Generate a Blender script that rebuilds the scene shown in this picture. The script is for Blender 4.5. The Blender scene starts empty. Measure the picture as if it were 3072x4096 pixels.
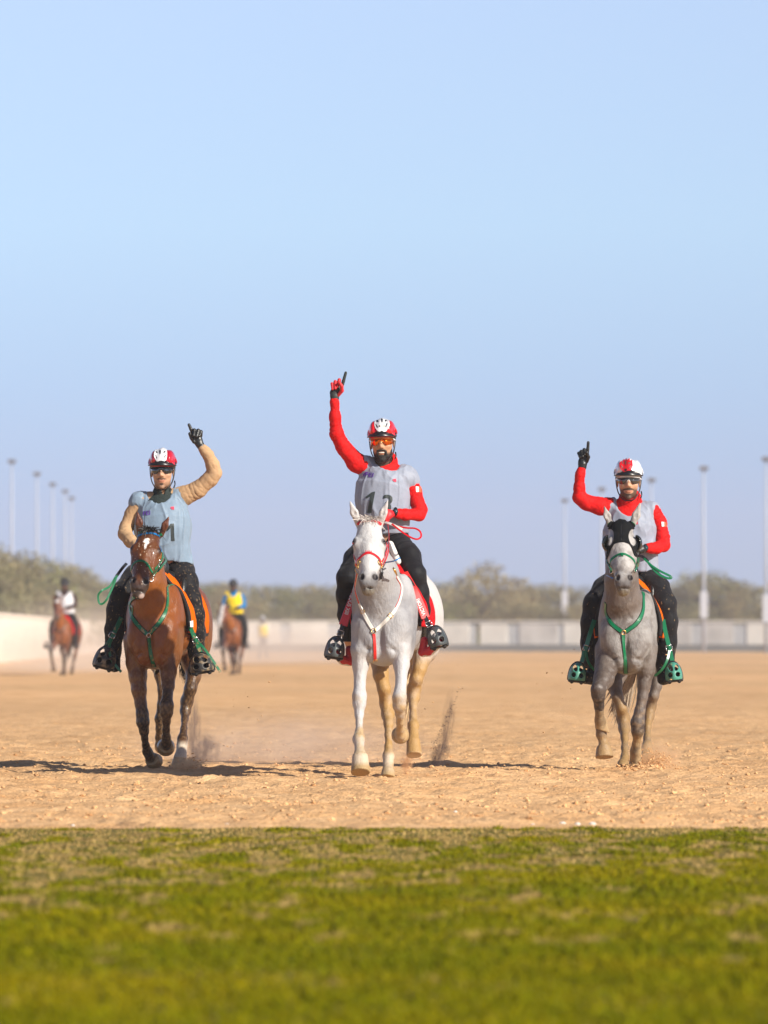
import bpy, bmesh, math, random, time
import numpy as np
from mathutils import Vector, Matrix, Euler
from mathutils.bvhtree import BVHTree
T0 = time.time()
rnd = random.Random(7)
SC = bpy.context.scene
COL = SC.collection

# ------------------------------------------------------------------ camera, sky, sun, exposure
# a photographer crouching about a metre above the ground with a long lens; distances in metres along +Y
PPM, HY, CH, CX = 575.0, 2540.0, 0.98, 1536.0      # photo pixels per metre at 40 m, horizon row, lens height, centre column
cd = bpy.data.cameras.new('camera'); cam = bpy.data.objects.new('camera', cd); COL.objects.link(cam)
cam.location = (0, 0, CH); cam.rotation_euler = (math.pi/2, 0, 0)
cd.sensor_fit = 'AUTO'; cd.sensor_width = 36.0
cd.lens = PPM*40.0/4096.0*36.0
cd.shift_y = (HY-2048.0)/4096.0
cd.clip_start = 0.5; cd.clip_end = 12000
cd.dof.use_dof = True; cd.dof.focus_distance = 40.2; cd.dof.aperture_fstop = 4.0
SC.camera = cam
SUN_AZ, SUN_EL = 50.0, 29.0        # degrees: to the camera's right of straight-behind, above the horizon
w = bpy.data.worlds.new('World'); SC.world = w; w.use_nodes = True
nt = w.node_tree; nt.nodes.clear()
sky = nt.nodes.new('ShaderNodeTexSky'); sky.sky_type = 'NISHITA'; sky.sun_disc = False
sky.sun_elevation = math.radians(SUN_EL); sky.sun_rotation = math.radians(180.0-SUN_AZ)
sky.air_density = 1.0; sky.dust_density = 0.6; sky.ozone_density = 3.0
tc = nt.nodes.new('ShaderNodeTexCoord'); ma = nt.nodes.new('ShaderNodeVectorMath'); ma.operation = 'MULTIPLY_ADD'
ma.inputs[1].default_value = (1, 1, .7); ma.inputs[2].default_value = (0, 0, .06)
nt.links.new(tc.outputs['Generated'], ma.inputs[0]); nt.links.new(ma.outputs[0], sky.inputs[0])
sx = nt.nodes.new('ShaderNodeSeparateXYZ'); nt.links.new(tc.outputs['Generated'], sx.inputs[0])
mr = nt.nodes.new('ShaderNodeMapRange'); mr.inputs[1].default_value = 0.; mr.inputs[2].default_value = 1.; nt.links.new(sx.outputs[2], mr.inputs[0])
rp = nt.nodes.new('ShaderNodeValToRGB'); rp.color_ramp.interpolation = 'LINEAR'     # the dusty band low in the sky
for i, (z, c) in enumerate([(.0, (.84, .79, 1.10)), (.0214, (.96, .91, 1.24)), (.0438, (1.13, 1.11, 1.37)), (.0714, (1.44, 1.37, 1.49)), (.110, (1.66, 1.45, 1.54)), (.30, (.72, .66, .72)), (1., (.36, .36, .44))]):
    e = rp.color_ramp.elements[i] if i < 2 else rp.color_ramp.elements.new(z)
    e.position = z; e.color = (*[v/1.93 for v in c], 1)
nt.links.new(mr.outputs[0], rp.inputs[0])
sm = nt.nodes.new('ShaderNodeVectorMath'); sm.operation = 'MULTIPLY'; nt.links.new(sky.outputs[0], sm.inputs[0]); nt.links.new(rp.outputs[0], sm.inputs[1])
bg = nt.nodes.new('ShaderNodeBackground'); bg.inputs['Strength'].default_value = 0.15
wo = nt.nodes.new('ShaderNodeOutputWorld')
nt.links.new(sm.outputs[0], bg.inputs[0]); nt.links.new(bg.outputs[0], wo.inputs[0])
sl = bpy.data.lights.new('sun', 'SUN'); so = bpy.data.objects.new('sun', sl); COL.objects.link(so)
sl.energy = 5.0; sl.angle = math.radians(0.6); sl.color = (1.0, 0.93, 0.82)
sdir = Vector((math.sin(math.radians(SUN_AZ))*math.cos(math.radians(SUN_EL)), -math.cos(math.radians(SUN_AZ))*math.cos(math.radians(SUN_EL)), math.sin(math.radians(SUN_EL))))
so.rotation_euler = sdir.to_track_quat('Z', 'Y').to_euler(); so.location = (20, -20, 20)
SC.view_settings.view_transform = 'Standard'; SC.view_settings.look = 'None'
SC.view_settings.exposure = 0.45; SC.view_settings.gamma = 1.0
SC.cycles.max_bounces = 6; SC.cycles.transparent_max_bounces = 8; SC.cycles.volume_bounces = 2
SC.cycles.volume_step_rate = 1.0; SC.cycles.volume_max_steps = 128
try: SC.cycles.use_denoising = True
except Exception: pass

# ------------------------------------------------------------------ helpers
A = lambda *v: np.array(v, dtype=np.float64)
def P(x, y, Y=40.0):
    s = Y/40.0/PPM
    return A((x-CX)*s, Y, CH+(HY-y)*s)
def Rp(px, Y=40.0): return px*Y/40.0/PPM
def srgb(h):
    h = h.lstrip('#'); c = [int(h[i:i+2], 16)/255 for i in (0, 2, 4)]
    return tuple(x/12.92 if x <= .04045 else ((x+.055)/1.055)**2.4 for x in c)
def unit(v): v = np.asarray(v, float); return v/max(1e-9, np.linalg.norm(v))

def tag(o, label=None, cat=None, group=None, kind=None):
    if label: o['label'] = label
    if cat: o['category'] = cat
    if group: o['group'] = group
    if kind: o['kind'] = kind
    return o
def empty(name, loc=(0, 0, 0), parent=None):
    o = bpy.data.objects.new(name, None); COL.objects.link(o); o.location = loc; o.empty_display_size = .2
    if parent: adopt(o, parent)
    return o
def world_of(o):
    m = Matrix.Translation(o.location)
    return world_of(o.parent) @ o.matrix_parent_inverse @ m if o.parent else m
def adopt(o, parent):
    o.parent = parent; o.matrix_parent_inverse = world_of(parent).inverted()
def mesh_obj(name, V, F, mat=None, parent=None, smooth=True, col=None):
    V = np.asarray(V, dtype=np.float32)
    me = bpy.data.meshes.new(name)
    if isinstance(F, np.ndarray) and F.ndim == 2:
        n = F.shape[1]; nf = len(F)
        me.vertices.add(len(V)); me.vertices.foreach_set('co', V.ravel())
        me.loops.add(nf*n); me.loops.foreach_set('vertex_index', F.astype(np.int32).ravel())
        me.polygons.add(nf); me.polygons.foreach_set('loop_start', np.arange(nf, dtype=np.int32)*n)
        me.update(calc_edges=True)
    else:
        me.from_pydata([tuple(map(float, v)) for v in V], [], [tuple(map(int, f)) for f in F]); me.update()
    me.polygons.foreach_set('use_smooth', np.full(len(me.polygons), smooth, dtype=bool))
    if col is not None:
        at = me.color_attributes.new('Col', 'FLOAT_COLOR', 'POINT')
        c4 = np.ones((len(V), 4), dtype=np.float32); c4[:, :3] = col
        at.data.foreach_set('color', c4.ravel())
    o = bpy.data.objects.new(name, me); COL.objects.link(o)
    if mat: me.materials.append(mat)
    if parent: adopt(o, parent)
    return o
def join_parts(parts):
    Vs, Fs, n = [], [], 0
    for V, F in parts:
        Vs.append(np.asarray(V, float)); Fs += [tuple(int(i)+n for i in f) for f in F]; n += len(V)
    return np.concatenate(Vs), Fs

# ---- materials
MATS = {}
def material(name, color=(.5, .5, .5), rough=.6, metal=0., attr=False, noise=0., nscale=60., bump=0., bscale=200., spec=.5,
             sheen=0., coat=0., stretch=(1, 1, 1), col2=None, c2scale=20., c2lo=.45, c2hi=.6, trans=0., alpha=1., detail=4., bump2=None):
    if name in MATS: return MATS[name]
    m = bpy.data.materials.new(name); m.use_nodes = True; MATS[name] = m
    t = m.node_tree; N = t.nodes; L = t.links; b = N['Principled BSDF']
    b.inputs['Roughness'].default_value = rough; b.inputs['Metallic'].default_value = metal
    b.inputs['Specular IOR Level'].default_value = spec
    b.inputs['Sheen Weight'].default_value = sheen; b.inputs['Coat Weight'].default_value = coat
    b.inputs['Transmission Weight'].default_value = trans; b.inputs['Alpha'].default_value = alpha
    tc = N.new('ShaderNodeTexCoord'); mp = N.new('ShaderNodeMapping'); mp.inputs['Scale'].default_value = stretch
    L.new(tc.outputs['Object'], mp.inputs[0])
    def tex(scale, det=detail, dist=0.):
        n = N.new('ShaderNodeTexNoise'); n.inputs['Scale'].default_value = scale; n.inputs['Detail'].default_value = det
        n.inputs['Distortion'].default_value = dist; L.new(mp.outputs[0], n.inputs['Vector']); return n
    if attr:
        a = N.new('ShaderNodeAttribute'); a.attribute_name = 'Col'; c = a.outputs['Color']
    else:
        rg = N.new('ShaderNodeRGB'); rg.outputs[0].default_value = (*color[:3], 1); c = rg.outputs[0]
    if col2 is not None:
        n = tex(c2scale, 6., .4); rp = N.new('ShaderNodeMapRange'); rp.inputs[1].default_value = c2lo; rp.inputs[2].default_value = c2hi
        L.new(n.outputs['Fac'], rp.inputs[0]); mx = N.new('ShaderNodeMix'); mx.data_type = 'RGBA'
        L.new(rp.outputs[0], mx.inputs[0]); L.new(c, mx.inputs[6]); mx.inputs[7].default_value = (*col2[:3], 1); c = mx.outputs[2]
    if noise:
        n = tex(nscale); rp = N.new('ShaderNodeMapRange'); rp.inputs[1].default_value = .25; rp.inputs[2].default_value = .75
        rp.inputs[3].default_value = 1-noise; rp.inputs[4].default_value = 1+noise
        L.new(n.outputs['Fac'], rp.inputs[0]); mx = N.new('ShaderNodeVectorMath'); mx.operation = 'SCALE'
        L.new(c, mx.inputs[0]); L.new(rp.outputs[0], mx.inputs['Scale']); c = mx.outputs[0]
    L.new(c, b.inputs['Base Color'])
    if bump:
        n = tex(bscale, 3.); bp = N.new('ShaderNodeBump'); bp.inputs['Strength'].default_value = bump; bp.inputs['Distance'].default_value = .01
        L.new(n.outputs['Fac'], bp.inputs['Height']); last = bp
        if bump2:
            n2 = tex(bump2[1], 2., .8); b2 = N.new('ShaderNodeBump'); b2.inputs['Strength'].default_value = bump2[0]; b2.inputs['Distance'].default_value = .03
            L.new(n2.outputs['Fac'], b2.inputs['Height']); L.new(bp.outputs[0], b2.inputs['Normal']); last = b2
        L.new(last.outputs[0], b.inputs['Normal'])
    return m

# ---- smooth numpy noise: sum of warped sines, about -1..1
def snoise(Pt, scale, seed=0, oct=3):
    r = np.random.RandomState(seed); out = np.zeros(len(Pt)); amp = 1.; tot = 0.; Q = np.asarray(Pt)*scale
    for o in range(oct):
        acc = np.zeros(len(Pt))
        for i in range(5):
            d = r.normal(size=3); d /= np.linalg.norm(d); e = r.normal(size=3)*.7
            acc += np.sin(Q@d*2.2+r.uniform(0, 6.28)+1.3*np.sin(Q@e+r.uniform(0, 6.28)))
        out += amp*acc/2.6; tot += amp; amp *= .55; Q = Q*2.03
    return np.clip(out/tot, -1.3, 1.3)

# ------------------------------------------------------------------ sculpting: smooth unions of tapered limbs, made one surface
class Sculpt:
    def __init__(s): s.p = []
    def cone(s, a, b, ra, rb, k=.02, sy=1., col=None, op=1, sx=1.):
        s.p.append(('c', np.asarray(a, float), np.asarray(b, float), float(ra), float(rb), k, A(sx, sy, 1.), col, op)); return s
    def ell(s, c, r, k=.02, rot=None, col=None, op=1):
        s.p.append(('e', np.asarray(c, float), np.asarray(r, float), rot, None, k, None, col, op)); return s
    def frust(s, a, b, ra, rb, k=.006, col=None, op=1):
        s.p.append(('f', np.asarray(a, float), np.asarray(b, float), ra, rb, k, None, col, op)); return s
    def half(s, pt, nrm, k=.004):      # cuts away the side the normal points to
        s.p.append(('h', np.asarray(pt, float), unit(nrm), 0, 0, k, None, None, -1)); return s
    def chain(s, nodes, Y0, sy=1.2, k=.02, col=None):
        # nodes: (xl, xr, y, dY[, sy[, col]]) silhouette edges in photo pixels at depth Y0+dY
        q = []
        for n in nodes:
            Y = Y0+n[3]; q.append((P((n[0]+n[1])/2, n[2], Y), Rp((n[1]-n[0])/2, Y), n[4] if len(n) > 4 and n[4] else sy, n[5] if len(n) > 5 else col))
        for i in range(len(q)-1):
            a, b = q[i], q[i+1]
            s.cone(a[0], b[0], a[1], b[1], k, (a[2]+b[2])/2, a[3] if a[3] is not None else b[3])
        return s
    def bbox(s, pr, m):
        t = pr[0]
        if t == 'c':
            r = max(pr[3], pr[4])*pr[6]; lo = np.minimum(pr[1], pr[2])-r; hi = np.maximum(pr[1], pr[2])+r
        elif t == 'f':
            r = max(pr[3], pr[4]); lo = np.minimum(pr[1], pr[2])-r; hi = np.maximum(pr[1], pr[2])+r
        elif t == 'e':
            r = pr[2] if pr[3] is None else np.full(3, pr[2].max()); lo = pr[1]-r; hi = pr[1]+r
        else: return None
        return lo-m, hi+m
    def dist(s, pr, Q):
        t = pr[0]
        if t == 'c':
            a, b, ra, rb, sc = pr[1], pr[2], pr[3], pr[4], pr[6]
            q = (Q-a)/sc; ba = (b-a)/sc; l2 = ba@ba
            h = np.clip(q@ba/max(l2, 1e-9), 0, 1)
            return np.linalg.norm(q-h[:, None]*ba, axis=1)-(ra+(rb-ra)*h)
        if t == 'e':
            q = Q-pr[1]
            if pr[3] is not None: q = q@pr[3]
            k0 = np.linalg.norm(q/pr[2], axis=1); k1 = np.linalg.norm(q/(pr[2]**2), axis=1)
            return k0*(k0-1)/np.maximum(k1, 1e-9)
        if t == 'f':
            a, b, ra, rb = pr[1:5]; ba = b-a; L = np.linalg.norm(ba); u = ba/L; q = Q-a; h = q@u
            rad = np.linalg.norm(q-h[:, None]*u, axis=1); rr = ra+(rb-ra)*np.clip(h/L, 0, 1)
            return np.maximum(rad-rr, np.abs(h-L/2)-L/2)
        return -((Q-pr[1])@pr[2])
    def field(s, Q, M):
        d = np.full(len(Q), 9., dtype=np.float64)
        for pr in s.p:
            k = pr[5]; bb = s.bbox(pr, k+M)
            if bb is None: idx = np.arange(len(Q))
            else:
                idx = np.nonzero((Q[:, 0] > bb[0][0]) & (Q[:, 0] < bb[1][0]) & (Q[:, 1] > bb[0][1]) & (Q[:, 1] < bb[1][1]) & (Q[:, 2] > bb[0][2]) & (Q[:, 2] < bb[1][2]))[0]
            if not len(idx): continue
            dp = s.dist(pr, Q[idx]); d0 = d[idx]
            if pr[8] > 0:
                h = np.clip(.5+.5*(d0-dp)/k, 0, 1); d[idx] = d0*(1-h)+dp*h-k*h*(1-h)
            else:
                h = np.clip(.5-.5*(d0+dp)/k, 0, 1); d[idx] = d0*(1-h)-dp*h+k*h*(1-h)
        return d
    def colors(s, V, base, sig=.012):
        acc = np.zeros((len(V), 3)); wt = np.zeros(len(V))+1e-12
        for pr in s.p:
            if pr[8] < 0 or pr[0] == 'h': continue
            bb = s.bbox(pr, .12); idx = np.nonzero(((V > bb[0]) & (V < bb[1])).all(axis=1))[0]
            if not len(idx): continue
            d = s.dist(pr, V[idx]); wi = np.exp(-np.clip(d, -.03, 1)/sig); c = pr[7] if pr[7] is not None else base
            acc[idx] += wi[:, None]*np.array(c); wt[idx] += wi
        out = acc/wt[:, None]; out[wt < 1e-9] = base
        return out
    def surface(s, vox):
        los, his = zip(*[s.bbox(pr, pr[5]*.5) for pr in s.p if pr[8] > 0])
        lo = np.min(los, axis=0)-4*vox; hi = np.max(his, axis=0)+4*vox
        B = 4; nc = np.ceil((hi-lo)/(vox*B)).astype(int)+1
        ax = [lo[i]+np.arange(nc[i]+1)*vox*B for i in range(3)]
        G = np.stack(np.meshgrid(*ax, indexing='ij'), -1).reshape(-1, 3)
        dc = s.field(G, vox*B*2.5).reshape(nc+1)
        mn = np.abs(dc); m8 = mn[:-1, :-1, :-1]
        for i in (0, 1):
            for j in (0, 1):
                for k in (0, 1): m8 = np.minimum(m8, mn[i:nc[0]+i, j:nc[1]+j, k:nc[2]+k])
        act = np.argwhere(m8 < vox*B*1.6)
        D = np.repeat(np.repeat(np.repeat(dc[:-1, :-1, :-1].astype(np.float32), B, 0), B, 1), B, 2)
        offs = np.stack(np.meshgrid(range(B), range(B), range(B), indexing='ij'), -1).reshape(-1, 3)
        idx = (act[:, None, :]*B+offs[None]).reshape(-1, 3)
        D[idx[:, 0], idx[:, 1], idx[:, 2]] = s.field(lo+idx*vox, vox*3)
        S = (D < 0).astype(np.uint8); n = np.array(D.shape)
        c = np.zeros(n-1, dtype=np.uint8)
        for i in (0, 1):
            for j in (0, 1):
                for k in (0, 1): c += S[i:n[0]-1+i, j:n[1]-1+j, k:n[2]-1+k]
        cells = np.argwhere((c > 0) & (c < 8))
        vid = np.full(n-1, -1, dtype=np.int32); vid[cells[:, 0], cells[:, 1], cells[:, 2]] = np.arange(len(cells))
        cor = {}
        for i in (0, 1):
            for j in (0, 1):
                for k in (0, 1): cor[(i, j, k)] = D[cells[:, 0]+i, cells[:, 1]+j, cells[:, 2]+k]
        acc = np.zeros((len(cells), 3)); cnt = np.zeros(len(cells))
        for a in cor:
            for ax_ in range(3):
                if a[ax_] == 1: continue
                b = list(a); b[ax_] = 1; va, vb = cor[a], cor[tuple(b)]; m = (va < 0) != (vb < 0)
                t = np.where(m, va/np.where(va-vb == 0, 1, va-vb), 0)
                p = np.tile(np.array(a, float), (len(cells), 1)); p[:, ax_] += t
                acc[m] += p[m]; cnt[m] += 1
        V = lo+(cells+acc/np.maximum(cnt, 1)[:, None])*vox
        F = []
        for ax_ in range(3):
            u, v = (ax_+1) % 3, (ax_+2) % 3
            sl0 = [slice(1, n[i]-1) for i in range(3)]; sl0[ax_] = slice(0, n[ax_]-1); sl1 = list(sl0); sl1[ax_] = slice(1, n[ax_])
            s0 = S[tuple(sl0)]; s1 = S[tuple(sl1)]; e = np.argwhere(s0 != s1); inside0 = s0[e[:, 0], e[:, 1], e[:, 2]] == 1
            e = e+np.array([sl.start for sl in sl0])
            def g(du, dv):
                q = e.copy(); q[:, u] += du; q[:, v] += dv; return vid[q[:, 0], q[:, 1], q[:, 2]]
            quad = np.stack([g(-1, -1), g(0, -1), g(0, 0), g(-1, 0)], 1)
            quad[~inside0] = quad[~inside0][:, ::-1]; F.append(quad)
        F = np.concatenate(F); F = F[(F >= 0).all(axis=1)]
        return V, F
def normals(V, F):
    n = np.cross(V[F[:, 2]]-V[F[:, 0]], V[F[:, 3]]-V[F[:, 1]]); N = np.zeros_like(V)
    for i in range(4):
        for a in range(3): N[:, a] += np.bincount(F[:, i], n[:, a], len(V))
    return N/np.maximum(1e-12, np.linalg.norm(N, axis=1))[:, None]
def relax(V, F, it=1, lam=.5):
    E = np.concatenate([F[:, [0, 1]], F[:, [1, 2]], F[:, [2, 3]], F[:, [3, 0]]])
    for _ in range(it):
        S = np.zeros_like(V); c = np.bincount(E[:, 0], minlength=len(V))+np.bincount(E[:, 1], minlength=len(V))
        for a in range(3): S[:, a] = np.bincount(E[:, 0], V[E[:, 1], a], len(V))+np.bincount(E[:, 1], V[E[:, 0], a], len(V))
        V = V*(1-lam)+S/np.maximum(c, 1)[:, None]*lam
    return V
class Surf:   # a finished surface plus a ray-casting tree
    def __init__(s, V, F): s.V, s.F = V, F; s._b = None
    @property
    def bvh(s):
        if s._b is None: s._b = BVHTree.FromPolygons([tuple(v) for v in np.asarray(s.V).tolist()], [tuple(f) for f in (s.F.tolist() if hasattr(s.F, 'tolist') else s.F)])
        return s._b
def sculpt_obj(name, sc, vox, mat, parent=None, base=(.5, .5, .5), disp=None, colfn=None, rel=1, sig=.012, usecol=True):
    V, F = sc.surface(vox); V = relax(V, F, rel)
    if disp is not None:
        N = normals(V, F); V = V+N*disp(V, N)[:, None]
    col = None
    if usecol:
        col = sc.colors(V, base, sig)
        if colfn is not None: col = colfn(V, col, normals(V, F))
        col = np.clip(col, 0, 1)
    o = mesh_obj(name, V, F, mat, parent, True, col)
    return o, Surf(V, F)

# ---- points laid on a surface as seen along a direction
CAMV = Vector((0, 0, CH))
def hit_px(surf, x, y, Y=40.0, lift=.003):
    """the surface point behind the photo pixel (x,y); if the ray misses, the nearest surface point"""
    t = Vector(P(x, y, Y)); d = (t-CAMV).normalized()
    h = surf.bvh.ray_cast(CAMV+d*(Y*.85), d, Y*.4)
    if h[0] is None: h = surf.bvh.find_nearest(t)
    return np.array(h[0]), np.array(h[1])
def hit_near(surf, p):
    h = surf.bvh.find_nearest(Vector(p)); return np.array(h[0]), np.array(h[1])
def catmull(pts, n=8):
    pts = [np.asarray(p, float) for p in pts]
    if len(pts) == 2: return [pts[0]*(1-t)+pts[1]*t for t in np.linspace(0, 1, n+1)]
    q = [2*pts[0]-pts[1]]+pts+[2*pts[-1]-pts[-2]]; out = []
    for i in range(1, len(q)-2):
        for j in range(n):
            t = j/n; a, b, c, d = q[i-1:i+3]
            out.append(.5*((2*b)+(-a+c)*t+(2*a-5*b+4*c-d)*t*t+(-a+3*b-3*c+d)*t**3))
    out.append(pts[-1]); return out
def ribbon_mesh(pts, nrm, width, thick):
    n = len(pts); V = []; F = []
    for i in range(n):
        t = unit(pts[min(i+1, n-1)]-pts[max(i-1, 0)]); s = unit(np.cross(t, nrm[i])); m = unit(np.cross(s, t))
        wd = width if np.isscalar(width) else width[0]+(width[1]-width[0])*i/(n-1)
        for a, b in ((-1, 0), (-.86, 1), (.86, 1), (1, 0), (0, -.6)): V.append(pts[i]+s*a*wd/2+m*b*thick)
    for i in range(n-1):
        for j in range(5):
            F.append((i*5+j, i*5+(j+1) % 5, (i+1)*5+(j+1) % 5, (i+1)*5+j))
    F.append((4, 3, 2, 1, 0)); F.append(tuple((n-1)*5+j for j in range(5)))
    return np.array(V), F
def strap_pts(px, surf, Y, lift=.002, n=8, smooth=2):
    c = catmull([A(x, y) for x, y in px], n); H = [hit_px(surf, q[0], q[1], Y) for q in c]
    p = np.array([h[0]+h[1]*lift for h in H]); N = np.array([h[1] for h in H])
    for _ in range(smooth):
        p[1:-1] = (p[:-2]+2*p[1:-1]+p[2:])/4; N[1:-1] = N[:-2]+N[1:-1]+N[2:]
    N = np.array([unit(v) for v in N]); return p, N
def strap(name, px, surf, Y, width, mat, parent, thick=.004, lift=.002, n=8, smooth=2):
    p, N = strap_pts(px, surf, Y, lift, n, smooth)
    V, F = ribbon_mesh(p, N, width, thick); return mesh_obj(name, V, F, mat, parent, False)
def free_strap(name, pts, width, mat, parent, thick=.003, facing=(0, -1, 0), n=8, twist=None):
    p = np.array(catmull(pts, n)); N = [unit(facing) if twist is None else unit(twist(i/(len(p)-1))) for i in range(len(p))]
    V, F = ribbon_mesh(p, N, width, thick); return mesh_obj(name, V, F, mat, parent, False)
def tube_mesh(pts, rad, seg=8, caps=True):
    pts = [np.asarray(p, float) for p in pts]; n = len(pts); V = []; F = []
    up = A(.3, .2, .9)
    for i in range(n):
        t = unit(pts[min(i+1, n-1)]-pts[max(i-1, 0)]); s = unit(np.cross(t, up)); m = np.cross(s, t)
        r = rad if np.isscalar(rad) else rad[i]
        for j in range(seg):
            a = 2*math.pi*j/seg; V.append(pts[i]+(s*math.cos(a)+m*math.sin(a))*r)
    for i in range(n-1):
        for j in range(seg): F.append((i*seg+j, i*seg+(j+1) % seg, (i+1)*seg+(j+1) % seg, (i+1)*seg+j))
    if caps: F.append(tuple(range(seg))[::-1]); F.append(tuple((n-1)*seg+j for j in range(seg)))
    return np.array(V), F
def ring_mesh(c, R, r, nrm=(0, -1, 0), seg=20):
    nrm = unit(nrm); u = unit(np.cross(nrm, A(.1, .2, 1))); v = np.cross(nrm, u)
    pts = [np.asarray(c)+(u*math.cos(a)+v*math.sin(a))*R for a in np.linspace(0, 2*math.pi, seg+1)]
    return tube_mesh(pts, r, 6, False)
def rect_ring(c, u, v, hw, hh, r):
    q = [(-hw, -hh), (hw, -hh), (hw, hh), (-hw, hh)]; parts = []
    for i in range(4):
        a, b = q[i], q[(i+1) % 4]; parts.append(tube_mesh([c+u*a[0]+v*a[1], c+u*b[0]+v*b[1]], r, 6))
    return join_parts(parts)
def buckle(px, surf, Y, size, mat, parent, t=(0, 0, 1), lift=.007):
    p, N = hit_px(surf, px[0], px[1], Y); t = unit(t); s = unit(np.cross(t, N)); t = np.cross(N, s)
    V, F = rect_ring(p+N*lift, s, t, size, size*.8, .0022); return mesh_obj('buckle', V, F, mat, parent, True)

# ---- flat shapes cut from outlines, laid onto a surface (lettering, panels, lenses)
def flat_tris(polys, maxlen):
    """triangulated 2-D shape from outlines (later ones inside earlier ones are holes)"""
    cu = bpy.data.curves.new('c', 'CURVE'); cu.dimensions = '2D'; cu.fill_mode = 'BOTH'
    for pl in polys:
        sp = cu.splines.new('POLY'); sp.points.add(len(pl)-1); sp.use_cyclic_u = True
        for i, (x, y) in enumerate(pl): sp.points[i].co = (x, y, 0, 1)
    return curve_tris(cu, maxlen)
def curve_tris(cu, maxlen):
    o = bpy.data.objects.new('tmp', cu); COL.objects.link(o)
    dg = bpy.context.evaluated_depsgraph_get(); me = bpy.data.meshes.new_from_object(o.evaluated_get(dg))
    bm = bmesh.new(); bm.from_mesh(me); bmesh.ops.triangulate(bm, faces=bm.faces)
    for _ in range(6):
        es = [e for e in bm.edges if e.calc_length() > maxlen]
        if not es: break
        bmesh.ops.subdivide_edges(bm, edges=es, cuts=1); bmesh.ops.triangulate(bm, faces=[f for f in bm.faces if len(f.verts) > 3])
    bmesh.ops.remove_doubles(bm, verts=bm.verts, dist=maxlen*.01)
    bm.verts.index_update(); V = np.array([v.co[:] for v in bm.verts]); F = [tuple(v.index for v in f.verts) for f in bm.faces]
    bm.free(); COL.objects.unlink(o); bpy.data.objects.remove(o); bpy.data.meshes.remove(me)
    return V, F
def lay(name, V2, F, fn, mat, parent, thick=.0015):
    """fn(x, y) -> (point, normal). Makes a thin solid with rim."""
    top = []; bot = []
    for v in V2:
        p, n = fn(v[0], v[1]); top.append(p+n*thick); bot.append(p)
    n = len(top); F2 = [tuple(f) for f in F]
    a, b, c = [np.array(top[i]) for i in F2[0]]
    cnt = {}
    for f in F2:
        for i in range(len(f)): e = (f[i], f[(i+1) % len(f)]); cnt[e] = cnt.get(e, 0)+1
    faces = [f for f in F2]+[tuple(i+n for i in f[::-1]) for f in F2]
    faces += [(e[1], e[0], e[0]+n, e[1]+n) for e in cnt if (e[1], e[0]) not in cnt]
    o = mesh_obj(name, np.array(top+bot), faces, mat, parent, False)
    bm = bmesh.new(); bm.from_mesh(o.data); bmesh.ops.recalc_face_normals(bm, faces=bm.faces); bm.to_mesh(o.data); bm.free()
    return o
def decal(name, polys, surf, Y, mat, parent, lift=.003, thick=.0012, maxpx=8):
    V2, F = flat_tris([[(x, -y) for x, y in pl] for pl in polys], maxpx)
    def fn(x, y):
        p, n = hit_px(surf, x, -y, Y); return p+n*lift, n
    return lay(name, V2, F, fn, mat, parent, thick)
def text_decal(name, txt, x, y, size, surf, Y, mat, parent, rot=0., shear=0., wid=1., lift=.003, maxpx=5, bold=0., align='CENTER', mirror=1):
    cu = bpy.data.curves.new('t', 'FONT'); cu.body = txt; cu.size = size; cu.align_x = align; cu.shear = shear; cu.resolution_u = 3; cu.offset = bold
    V2, F = curve_tris(cu, maxpx)
    c, s = math.cos(rot), math.sin(rot); V2[:, 0] *= wid
    X = V2[:, 0]*c-V2[:, 1]*s+x; Yy = V2[:, 0]*s+V2[:, 1]*c-y
    V2 = np.stack([X, Yy], 1)
    def fn(a, b):
        p, n = hit_px(surf, a, -b, Y); return p+n*lift, n
    return lay(name, V2, F, fn, mat, parent, .001)
def oval(cx, cy, rx, ry, rot=0., n=20, k=1.):
    c, s = math.cos(rot), math.sin(rot); out = []
    for i in range(n):
        a = 2*math.pi*i/n; u, v = rx*math.cos(a), ry*math.sin(a); out.append((cx+u*c-v*s, cy+u*s+v*c))
    return out
def log(*a): print('%.1fs' % (time.time()-T0), *a, flush=True)
# ------------------------------------------------------------------ ground, lawn
def axis(segs):
    out = [segs[0][0]]
    for a, b, d0, d1 in segs:      # from a to b with steps growing d0 -> d1
        x = a; 
        while x < b-1e-6:
            t = (x-a)/(b-a); x = min(b, x+d0*(d1/d0)**t); out.append(x)
    return np.array(sorted(set(np.round(out, 4))))
def grid_noise(X, Y, cell, seed):
    r = np.random.RandomState(seed); n = 256; T = r.rand(n, n)
    u = X/cell; v = Y/cell; i = np.floor(u).astype(int); j = np.floor(v).astype(int); fu = u-i; fv = v-j
    fu = fu*fu*(3-2*fu); fv = fv*fv*(3-2*fv); g = lambda a, b: T[a % n, b % n]
    return (g(i, j)*(1-fu)+g(i+1, j)*fu)*(1-fv)+(g(i, j+1)*(1-fu)+g(i+1, j+1)*fu)*fv-.5
LAWN = 28.95
xs_half = axis([(0, 5.2, .026, .026), (5.2, 9, .03, .4), (9, 420, .5, 60)]); gx = np.concatenate([-xs_half[:0:-1], xs_half])
gy = axis([(-30, 12, 6, 1), (12, 27.5, .25, .12), (27.5, 31, .05, .03), (31, 47, .028, .05), (47, 75, .06, .3), (75, 620, .4, 40)])
GX, GY = np.meshgrid(gx, gy, indexing='ij')
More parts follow.
